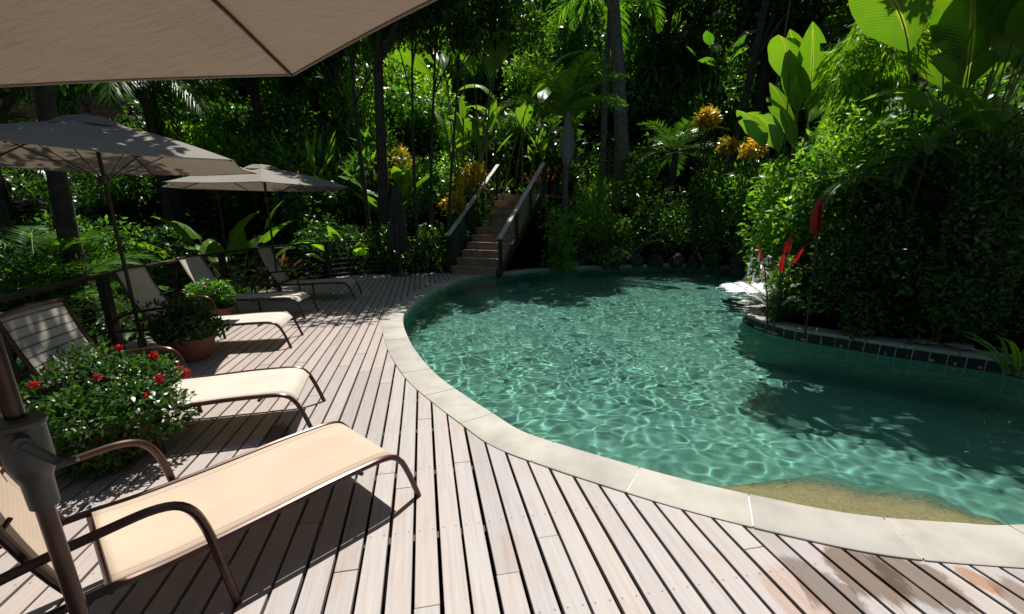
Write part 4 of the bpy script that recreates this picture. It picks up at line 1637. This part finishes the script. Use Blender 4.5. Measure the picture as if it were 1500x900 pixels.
S("dark leafy bush at the right edge of the picture, behind the planter wall", 1490, 195, 4.9, 150, 'leaf_dark', 8500, 0.078, 0.42, 35, zb=IZ, lobes=24, depth=0.9)
S("low dark leafy bush at the planter's left tip, beside the waterfall", 1185, 345, 6.3, 80, 'leaf_dark', 1800, 0.10, 0.42, 36, zb=IZ, lobes=12)
S("fresh green low bush spilling beside the waterfall below the red flowers", 1152, 385, 6.1, 62, 'leaf_mid', 1100, 0.075, 0.42, 37, zb=IZ, lobes=10)
S("big dark shrub filling the bank behind the island bushes", 1380, 110, 8.6, 330, 'leaf_dark', 5500, 0.17, 0.42, 38, zb=0.5, lobes=30)
S("tangled dark shrub low on the far right behind the planter wall", 1420, 360, 4.9, 190, 'leaf_dark', 5000, 0.072, 0.42, 39, zb=IZ, lobes=16, depth=0.6)

g = at(1192, 420, 5.5)
leaf_plant("ti_plant", "tall crimson ti plant with two upright red leaves among the island bushes", (g.x, g.y, IZ), 2, (1.30, 1.38), (0.38, 0.46), (0.15, 0.18), (2, 5), 'leaf_red', 2, "plant", None, STRAP, (2.6, 3.4), 0.12, 0.35, 0.0, 0.015, 0.012, 'bark')
g = at(1138, 420, 6.0)
leaf_plant("ti_plant", "smaller crimson ti plant leaning out towards the waterfall", (g.x, g.y, IZ), 4, (0.80, 1.1), (0.22, 0.32), (0.06, 0.085), (4, 22), 'leaf_red', 3, "plant", None, STRAP, (2.4, 5.0), 0.5, 0.3, 0.0, 0.03, 0.012, 'bark')
leaf_plant("variegated_plant", "pale cream leaved variegated plant above the waterfall at the planter tip", (g.x + .10, g.y + .1, IZ), 24, (0.30, 0.75), (0.20, 0.30), (0.05, 0.075), (15, 60), 'leaf_white', 4, "plant", None, STRAP, None, 1.0, 0.2, 0.03, 0.05, 0.006, 'bark')
for i, (u, v, Y) in enumerate(((1150, 388, 6.5),)):
    p = at(u, v, Y)
    leaf_plant("bromeliad", "small orange red bromeliad flower just above the waterfall", (p.x, p.y, IZ), 9, (p.z - IZ - .15, p.z - IZ), (0.12, 0.2), (0.03, 0.045), (5, 40), 'leaf_orange', 5, "plant", None, STRAP, None, 0.6, 0.2, 0, 0.03, 0.006, 'bark')
leaf_plant("strap_leaf_plant", "yellow green strap leaved plant at the right edge above the planter wall", (5.02, 4.12, IZ), 18, (0.05, 0.12), (0.42, 0.6), (0.03, 0.045), (15, 65), 'leaf_lime', 6, "plant", None, STRAP, None, 1.1, 0.25, 0, 0.05)

for u, v, Y, sd, lab in ((1400, 205, 5.2, 211, "fern with arching fronds growing out of the dark island bush below the long stemmed leaves"), (1285, 255, 5.6, 212, "fern with arching fronds below the lime crowned island bush")):
    p = at(u, v, Y)
    palm("fern", lab, (p.x, Y + .35, IZ), p.z - IZ, 14, 0.75, 0.13, 0.022, sd, 'leaf_mid', 0.02, 'bark', None, (30, 115), 0.2, arch=1.3, nl=34, cat="fern")

# paddle leaved plants at the upper right
p = at(1420, 200, 7.2)
leaf_plant("banana_plant", "huge paddle leaved plant on long bare stems at the top right corner", (p.x, 7.2, 0.4), 24, (2.9, 3.9), (1.2, 1.6), (0.60, 0.80), (3, 24), 'leaf_paddle', 8, "banana plant", None, PADDLE, (-2.9, -0.2), 1.1, 0.12, 0.04, 0.45, 0.022)
p = at(1200, 170, 9.0)
leaf_plant("banana_plant", "broad paddle leaved plant with pale shining leaves, left of the weeping bamboo", (p.x, 9.0, 0.5), 24, (2.2, 3.5), (1.0, 1.45), (0.42, 0.58), (6, 26), 'leaf_paddle', 9, "banana plant", None, PADDLE, (-3.5, 0.6), 1.1, 0.14, 0.04, 0.35, 0.02)
p = at(1500, 110, 5.4)
leaf_plant("banana_plant", "dark paddle leaves cut off by the right edge of the picture", (p.x + .25, 5.6, 0.4), 8, (2.0, 2.6), (1.0, 1.2), (0.45, 0.55), (5, 25), 'leaf_paddle', 10, "banana plant", None, PADDLE, None, 1.3, 0.12, 0.04, 0.25, 0.02)
# weeping bamboo: many thin hanging leaves
p = at(1275, 60, 7.6)
t = empty("weeping_bamboo", (p.x, 7.6, 0.5), 0, "weeping bamboo with fine drooping light green leaves between two paddle leaved plants", "bamboo")
nr = np.random.default_rng(77)
cl = [(0, 0, at(1285, 85, 7.6).z - 0.5, .62), (0.25, -.1, at(1290, 30, 7.6).z - 0.5, .5), (-.15, 0.1, at(1255, 120, 7.6).z - 0.6, .5), (.35, 0, at(1320, 120, 7.6).z - .7, .45)]
Pn, An = [], []
for cx, cy, cz_, rr_ in cl:
    d = rand_unit(900, nr)
    d[:, 2] = np.abs(d[:, 2]) * 1.0 - 0.25
    Pn.append(np.array([cx, cy, cz_]) + d * rr_ * nr.uniform(.6, 1.0, (900, 1)))
    An.append(d * np.array([.55, .55, .1]) + np.array([0, 0, -0.75]) + rand_unit(900, nr) * 0.3)
Pn, An = np.concatenate(Pn), np.concatenate(An)
Vv, Ff = leaf_geo(Pn, An, rand_unit(len(Pn), nr) + np.array([0, 0, .3]), nr.uniform(.14, .26, len(Pn)), nr.uniform(.018, .028, len(Pn)), 0.2)
link_mesh("foliage", mesh_np("foliage", Vv, Ff), M['leaf_lime'], t, False)
mb = MB()
for i in range(6):
    e = cl[i % 4]
    mb.tube(spline([Vector((0.05 * i - .12, 0, -.1)), Vector((e[0] * .5, e[1], e[2] * .6)), Vector((e[0], e[1], e[2] + .1))], 5), 0.012, 6, False)
mb.build("cane", M['stem'], t)

# --- behind the far coping
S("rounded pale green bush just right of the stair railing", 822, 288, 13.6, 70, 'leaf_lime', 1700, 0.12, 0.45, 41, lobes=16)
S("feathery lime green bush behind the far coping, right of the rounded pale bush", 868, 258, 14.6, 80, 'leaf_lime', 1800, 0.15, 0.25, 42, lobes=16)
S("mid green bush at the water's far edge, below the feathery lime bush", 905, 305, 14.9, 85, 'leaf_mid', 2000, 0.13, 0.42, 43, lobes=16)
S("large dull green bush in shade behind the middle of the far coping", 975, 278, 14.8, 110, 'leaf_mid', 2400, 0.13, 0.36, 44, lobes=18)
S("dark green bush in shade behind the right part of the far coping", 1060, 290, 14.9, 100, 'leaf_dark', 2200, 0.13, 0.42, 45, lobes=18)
S("tall yellow green croton shrub under the yellow leaf clusters at the right back", 1080, 205, 15.8, 110, 'leaf_lime', 2600, 0.16, 0.36, 46, lobes=18)
S("dark shrub between the big grey trunk and the small dark palm", 945, 215, 16.2, 90, 'leaf_mid', 2000, 0.15, 0.42, 47, lobes=16)
S("light speckled shrub below the path rail and behind the bottle palm", 870, 238, 15.6, 90, 'leaf_lime', 1700, 0.14, 0.42, 48, lobes=14)
S("dark bank shrub at the far right corner of the pool behind the waterfall", 1120, 290, 13.6, 110, 'leaf_dark', 2600, 0.14, 0.42, 49, zb=0.0, lobes=18)
S("sunlit green shrub on the bank above the far right corner of the pool", 1130, 215, 12.5, 130, 'leaf_mid', 3200, 0.16, 0.42, 50, zb=0.4, lobes=20)
S("low bright green ground plant on the far coping right of the stairs", 825, 372, 13.45, 62, 'leaf_lime', 700, 0.10, 0.5, 51, "plant", "ground_plant", zb=-0.02, lobes=8)
S("low dark green ground plant on the far coping beyond the bright one", 890, 362, 13.9, 80, 'leaf_mid', 700, 0.10, 0.45, 52, "plant", "ground_plant", zb=-0.02, lobes=8)


def tuft(label, u, v, Y, m, n, ll, lw, seed, name="croton", cat="plant", stem=None, lean=(5, 60)):
    p = at(u, v, Y)
    zg = hz(p.x, Y)
    sl = max(0.1, p.z - zg - ll * 0.5)
    return leaf_plant(name, label, (p.x, Y, zg), n, (sl * 0.75, sl), (ll * .7, ll), (lw * .8, lw), lean, m, seed, cat, None, STRAP, None, 0.5, 0.2, 0.02, 0.10, 0.012, 'bark')




def croton(label, u, v, Y, rpx, m, seed, L=0.22, body=True):
    p = at(u, v, Y)
    zg = hz(p.x, Y)
    r = rpx * ppm(u, v, Y)
    t = empty("croton", (p.x, Y, zg - .03), 0, label, "plant")
    f = link_mesh("yellow_foliage", shrub_mesh("yellow_foliage", (r, r, r * 0.8), 420, L, 0.34, seed, 9, True, 0.9), M[m], t, False)
    h = p.z - zg - r * 0.75
    f.location = (0, 0, max(0.05, h))
    if body and h > 0.4:
        rz = (h + r * .5) / 1.9
        link_mesh("green_foliage", shrub_mesh("green_foliage", (r * 1.15, r * 1.1, rz), 900, L * 0.8, 0.36, seed + 1, 14, True, 0.6), M['leaf_mid'], t, False)
    st = MB()
    for k in range(7):
        a = k * 0.9
        st.tube([(0.05 * math.cos(a), 0.05 * math.sin(a), -.05), (r * .3 * math.cos(a), r * .3 * math.sin(a), h * .6), (r * .55 * math.cos(a), r * .55 * math.sin(a), h + r * .7)], 0.012, 5, False)
    st.build("stem", M['bark'], t)
    return t


croton("golden croton, the highest of the yellow clusters, standing clear against the dark", 1035, 172, 14.6, 17, 'leaf_gold', 61)
croton("bright yellow croton cluster, rightmost of the three yellow ones", 1103, 217, 12.2, 18, 'leaf_gold', 62, 0.18)
croton("greenish yellow croton cluster between the two golden ones", 1064, 216, 13.4, 14, 'leaf_yellow', 63, 0.18)
croton("yellow green croton just left of the left stair railing", 692, 258, 14.4, 26, 'leaf_yellow', 64, 0.24)
croton("low yellow croton at the foot of the left stair railing", 666, 296, 13.5, 17, 'leaf_gold', 65, 0.2)
tuft("orange bromeliad at the head of the right stair railing", 800, 238, 16.3, 'leaf_orange', 22, 0.34, 0.08, 66, "bromeliad", lean=(3, 34))
tuft("grassy lime tuft behind the right stair railing near its head", 785, 285, 15.4, 'leaf_lime', 50, 0.6, 0.035, 67, "grass_tuft", lean=(5, 40))
tuft("arching lime grass tuft over the pale bushes right of the stairs", 905, 312, 13.9, 'leaf_lime', 30, 0.75, 0.03, 68, "grass_tuft", lean=(10, 60))

# palms and big trunks at the back
p = at(831, 215, 15.2)
palm("bottle_palm", "bottle palm with a swollen grey crownshaft, standing right of the stairs", (p.x, 15.2, hz(p.x, 15.2)), p.z - hz(p.x, 15.2), 12, 2.4, 0.55, 0.042, 71, 'leaf_lime', 0.10, 'palebark', (0.27, 1.15), (4, 62), 0.30, arch=1.35, nl=60)
p = at(985, 262, 16.0)
palm("dark_palm", "small dark palm standing in shade right of the big grey trunk", (p.x, 16.0, hz(p.x, 16)), at(985, 225, 16).z - hz(p.x, 16), 15, 1.9, 0.5, 0.04, 72, 'leaf_dark', 0.12, 'bark', None, (10, 100), 0.3, nl=40)
p = at(900, 20, 17)
palm("hanging_palm", "palm with bright fronds hanging in at the top, left of the big grey trunk", at(880, 280, 17.2).xy.to_3d() + Vector((0, 0, 1.8)), at(870, -40, 17.2).z - 1.8, 13, 3.0, 0.7, 0.05, 73, 'leaf_mid', 0.10, 'palebark', None, (30, 115), 0.5, arch=1.5, nl=50)
tree("tree", "big tree with a pale grey trunk rising behind the pool, right of the bottle palm", (at(918, 200, 17.0).x, 17.0, 2.2), 12, (-2.4, -0.6, 8.8), (3.1, 2.6, 1.6), 7500, 0.24, 'leaf_dark', 81, 0.30, bark='palebark', lobes=24, limbs=14)
p = at(1128, 200, 14.5)
mb = MB()
vt = empty("liana", (p.x, 14.5, hz(p.x, 14.5)), 0, "thin pale liana hanging straight down from the trees at the upper right", "vine")
mb.tube([Vector((0.05, 0, 1.5)), Vector((0.03, 0, 3)), Vector((-.02, 0, 5)), Vector((0.06, 0, 9.5))], 0.022, 6)
mb.build("vine_stem", M['palebark'], vt)
mb = MB()

# climbing vine with round leaves, dark upper right
p = at(1065, 55, 15.0)
leaf_plant("climbing_plant", "climber with a few oval bright leaves high on the dark trunk at the upper right", (p.x, 15.0, at(1065, 130, 15).z), 9, (0.3, 1.5), (0.5, 0.75), (0.3, 0.42), (10, 60), 'leaf_mid', 12, "plant", None, PADDLE, None, 1.2, 0.1, 0.03, 0.3, 0.012)
tree("tree", "dark tree carrying the climber with oval leaves at the upper right", (at(1075, 130, 15.6).x, 15.6, 1.0), 11, (1.9, 0.9, 9.0), (2.8, 2.4, 2.2), 6000, 0.22, 'leaf_dark', 82, 0.17, lobes=20)

# banana and heliconia stand above the stairs
p = at(762, 160, 17.2)
leaf_plant("banana_plant", "tall banana plant with arching bright leaves above the head of the stairs", (p.x, 17.2, hz(p.x, 17.2)), 10, (1.6, 3.6), (1.4, 2.0), (0.5, 0.66), (8, 40), 'leaf_paddle', 13, "banana plant", None, PADDLE, None, 1.7, 0.12, 0.05, 0.4, 0.03)
p = at(690, 160, 16.6)
leaf_plant("heliconia", "heliconia with upright pale backlit leaves left of the tall banana plant", (p.x, 16.6, hz(p.x, 16.6)), 18, (1.1, 2.4), (0.8, 1.1), (0.22, 0.30), (3, 28), 'leaf_paddle', 14, "plant", None, PADDLE, None, 0.6, 0.14, 0.03, 0.5, 0.02)
p = at(800, 190, 17.5)
leaf_plant("heliconia", "heliconia with upright bright leaves between the banana plant and the bottle palm", (p.x, 17.5, hz(p.x, 17.5)), 14, (0.8, 1.9), (0.7, 1.0), (0.24, 0.34), (3, 30), 'leaf_paddle', 15, "plant", None, PADDLE, None, 0.6, 0.14, 0.03, 0.4, 0.02)
p = at(690, 30, 15.6)
leaf_plant("banana_plant", "dark banana plant with wide leaves at the top, right of the near umbrella", (p.x, 15.6, hz(p.x, 15.6)), 9, (4.0, 5.4), (1.5, 2.1), (0.55, 0.75), (5, 22), 'leaf_paddle', 16, "banana plant", None, PADDLE, None, 1.5, 0.12, 0.05, 0.5, 0.035)

# --- left of the stairs: slim trunks and a dark tree
for i, (u, Y, r_, lab) in enumerate(((541, 12.9, .085, "slim straight dark tree behind the furled umbrella, left of the trunk clump"), (610, 13.0, .06, "slim dark tree, leftmost of the trunks beside the stairs"), (630, 13.4, .065, "slim dark tree in the middle of the trunk clump beside the stairs"),
                                     (652, 12.9, .055, "slim dark tree nearest the left stair railing"))):
    x = at(u, 330, Y).x
    tree("slim_tree", lab, (x, Y, hz(x, Y)), 8.0, (0.35 * (i - .5), 0.0 + .1 * i, 7.2), (1.9, 1.6, 1.6), 4200, 0.17, 'leaf_dark' if i % 2 else 'leaf_mid', 90 + i, r_, lobes=16, limbs=9, bend=0.12)
tree("tree", "dense dark leaved tree behind the umbrellas, its crown over the far end of the deck", (-3.9, 13.6, -.2), 9.5, (1.35, -2.2, 7.7), (2.2, 2.4, 1.7), 11000, 0.19, 'leaf_dark', 96, 0.2, lobes=26)
tree("tree", "dark tree rising behind the deck railing, its crown shading the loungers' heads", (-7.4, 7.4, -0.3), 8.0, (1.4, -0.3, 6.3), (2.2, 2.2, 1.4), 5600, 0.18, 'leaf_dark', 97, 0.17, lobes=20)
tree("tree", "dark tree at the left behind the railing, its crown shading the second umbrella", (-6.2, 4.6, -0.3), 7.0, (2.3, 0.6, 6.1), (1.4, 1.4, 1.0), 4000, 0.17, 'leaf_dark', 98, 0.14, lobes=16)

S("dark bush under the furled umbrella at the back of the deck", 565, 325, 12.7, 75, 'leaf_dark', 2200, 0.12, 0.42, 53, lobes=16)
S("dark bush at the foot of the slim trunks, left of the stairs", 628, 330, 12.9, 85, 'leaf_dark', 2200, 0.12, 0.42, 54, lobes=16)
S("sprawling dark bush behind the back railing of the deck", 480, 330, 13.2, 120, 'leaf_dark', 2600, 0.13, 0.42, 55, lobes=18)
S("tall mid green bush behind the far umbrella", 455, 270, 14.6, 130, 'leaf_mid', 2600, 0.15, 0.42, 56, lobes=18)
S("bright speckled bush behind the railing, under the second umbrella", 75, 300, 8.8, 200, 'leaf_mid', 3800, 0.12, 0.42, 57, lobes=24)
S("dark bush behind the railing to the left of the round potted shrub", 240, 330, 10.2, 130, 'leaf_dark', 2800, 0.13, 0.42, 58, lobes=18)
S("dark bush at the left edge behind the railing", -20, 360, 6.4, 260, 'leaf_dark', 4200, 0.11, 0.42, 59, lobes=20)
S("yellow green bush glowing in the sun beyond the slim trunks", 560, 215, 16.0, 130, 'leaf_yellow', 2000, 0.15, 0.42, 60, lobes=18)
S("lime bush in the sun left of the upper stairs", 655, 225, 15.8, 90, 'leaf_lime', 1600, 0.15, 0.42, 160, lobes=16)

leaf_plant("elephant_ear", "elephant ear plant with big shining leaves behind the pole of the hidden umbrella", ground_at(318, 11.0), 17, (0.9, 1.9), (0.75, 1.05), (0.40, 0.55), (8, 45), 'leaf_paddle', 17, "plant", None, HEART, None, 1.2, 0.12, 0.04, 0.4, 0.018)
leaf_plant("elephant_ear", "smaller elephant ear plant with yellow green leaves left of the slim straight tree", ground_at(512, 12.9), 14, (0.5, 1.3), (0.55, 0.8), (0.28, 0.40), (10, 50), 'leaf_lime', 18, "plant", None, HEART, None, 1.0, 0.12, 0.04, 0.3, 0.015)
leaf_plant("heliconia", "upright light green leaved plant above the far umbrella's right side", ground_at(470, 15.2), 22, (0.8, 2.2), (0.7, 1.0), (0.12, 0.17), (3, 25), 'leaf_lime', 19, "plant", None, STRAP, None, 0.5, 0.2, 0.02, 0.4, 0.015)
leaf_plant("heliconia", "broad leaved plant between the slim straight tree and the trunk clump", ground_at(580, 14.6), 16, (0.9, 2.0), (0.8, 1.1), (0.28, 0.38), (5, 40), 'leaf_paddle', 20, "plant", None, PADDLE, None, 0.9, 0.14, 0.03, 0.4, 0.018)
tuft("orange flowered heliconia above the tip of the second umbrella", 428, 245, 14.2, 'leaf_orange', 12, 0.4, 0.1, 69, "heliconia", lean=(3, 40))
tuft("dry brown leaved plant behind the back railing", 400, 370, 12.6, 'leaf_dry', 18, 0.5, 0.15, 70, "dry_plant", lean=(10, 70))
x = at(240, 330, 12.0).x
x = at(250, 330, 13.6).x
palm("palm_tree", "palm with long dark fronds hanging in a curtain behind the second umbrella", (x, 13.6, hz(x, 13.6)), 5.2, 16, 2.8, 0.85, 0.04, 74, 'leaf_mid', 0.11, 'bark', None, (35, 110), 0.9, arch=1.2, nl=56)
x = at(70, 400, 7.2).x
palm("palm_tree", "low feather palm with thin shining leaflets behind the railing at the left", (x, 7.0, -0.3), 0.35, 20, 1.9, 0.42, 0.025, 75, 'leaf_mid', 0.07, 'bark', None, (5, 75), 0.25, arch=1.3, nl=52)
x = at(130, 400, 9.0).x
palm("palm_tree", "low feather palm with white glints, farther along the railing", (x, 8.8, -0.3), 0.4, 18, 1.9, 0.42, 0.025, 76, 'leaf_dark', 0.07, 'bark', None, (5, 75), 0.25, arch=1.3, nl=48)
x = at(0, 300, 10.5).x
palm("palm_tree", "feather palm at the far left above the second umbrella's rim", (x, 10.5, -0.3), 3.4, 16, 2.4, 0.55, 0.035, 78, 'leaf_mid', 0.09, 'bark', None, (10, 95), 0.35, arch=1.3, nl=50)

tree("tree", "slender tree leaning over the island planter, its crown shading the water in front", (8.6, 6.4, 0.8), 6.8, (-4.15, 0.2, 5.8), (1.75, 1.3, 1.0), 4600, 0.17, 'leaf_dark', 99, 0.11, lobes=18)

# --- the hillside wood: a few tree shapes, copied
protos = []
for i, (L_, mm, rr_) in enumerate(((0.24, 'leaf_dark', (2.6, 2.6, 3.4)), (0.22, 'leaf_mid', (2.4, 2.4, 3.0)), (0.27, 'leaf_dark', (3.0, 3.0, 2.8)))):
    protos.append(tree("tree", "tall tree in the wood on the hillside", (0, 0, 0), 8, (0.3, 0, 5.2), rr_, 5200, L_, mm, 120 + i, 0.2, lobes=30, lobe_r=(0.16, 0.3)))
spots = [(-13.5, 12), (-11.5, 15.5), (-9.5, 18), (-6.5, 18.2), (3.4, 24.5), (6.8, 22), (9.6, 18.6), (10.6, 20), (12.3, 16.2), (13.4, 12.2), (12.6, 8.6), (-15, 8), (-8, 23), (8, 26), (14.5, 21), (-14, 22), (11.5, 5.5), (-11, 9.6), (11.2, 13.6), (-9, -3), (-4, -6.5), (1, -7.5), (6, -6.5), (10.5, -3), (12, 1), (-11, 2), (3.5, -11), (-8, -9)]  # last ones: unseen trees added behind the camera to cut sky light
rg = random.Random(55)
for i, (x, y) in enumerate(spots):
    o = protos[i] if i < 3 else copy_tree(protos[rg.randrange(3)])
    o.location = (x, y, hz(x, y) - 0.1)
    s = rg.uniform(0.9, 1.3)
    o.scale = (s, s, s * rg.uniform(1.0, 1.25))
    o.rotation_euler = (0, 0, rg.uniform(0, 6.28))
    tag(o, "tall tree in the shaded wood on the hillside", "tree", "trees of the hillside wood")

protos = []
for i, (mm, L_, W_) in enumerate((('leaf_mid', 0.17, 0.42), ('leaf_dark', 0.2, 0.4), ('leaf_lime', 0.15, 0.36), ('leaf_mid', 0.30, 0.22))):
    protos.append(shrub("shrub", "leafy shrub on the hillside", (0, 0, 0), (0.95, 0.95, 0.75), mm, 1500, L_, W_, 140 + i, 16))
k = 0
rg = random.Random(31)
while k < 165:
    x, y = rg.uniform(-15, 14), rg.uniform(14.6, 33)
    if (-2.6 < x < 8.5 and y < 18.2) or (x < -6 and y < 12.5): continue
    o = protos[k] if k < 4 else copy_tree(protos[rg.choice((0, 0, 0, 1, 2, 2, 3))])
    o.location = (x, y, hz(x, y) - 0.1)
    sc_ = rg.uniform(0.8, 1.7) * (1 + max(0, y - 20) * 0.06)
    o.scale = (sc_, sc_, sc_ * rg.uniform(0.9, 1.5))
    o.rotation_euler = (0, 0, rg.uniform(0, 6.28))
    tag(o, "leafy shrub among the trees of the hillside wood", "shrub", "shrubs of the hillside wood")
    k += 1

# --- undergrowth nobody could count, over hillside and banks
nr = np.random.default_rng(91)
n = 70000
x = nr.uniform(-18, 16, n)
y = nr.uniform(2.0, 34, n)
ok = ~inside(x, y, deckpoly) & ~inside(x, y, [(q.x, q.y) for q in outer] + [(q.x, q.y) for q in reversed(island_line)])
ok &= ~((x > -2.1) & (x < 1.8) & (y > 12) & (y < 16.2))
ok &= ~((x > 2.6) & (x < 7.2) & (y < 12.0))
ok &= (x < -5.4) | (y > 12.8) | (x > 7.2)
x, y = x[ok], y[ok]
P = np.stack([x, y, height(x, y) + nr.uniform(0, 0.55, len(x)) * nr.uniform(0, 1, len(x))], 1)
A = nrmz(rand_unit(len(x), nr) + np.array([0, -0.2, 0.7]))
Vv, Ff = leaf_geo(P, A, rand_unit(len(x), nr) * .7 + np.array([0, 0, 1.0]), nr.uniform(0.12, 0.42, len(x)), nr.uniform(0.05, 0.14, len(x)), 0.25)
ug = link_mesh("undergrowth", mesh_np("undergrowth", Vv, Ff), M['leaf_dark'], None, False)
tag(ug, "dark leafy undergrowth covering the hillside and banks", "undergrowth", None, 'stuff')
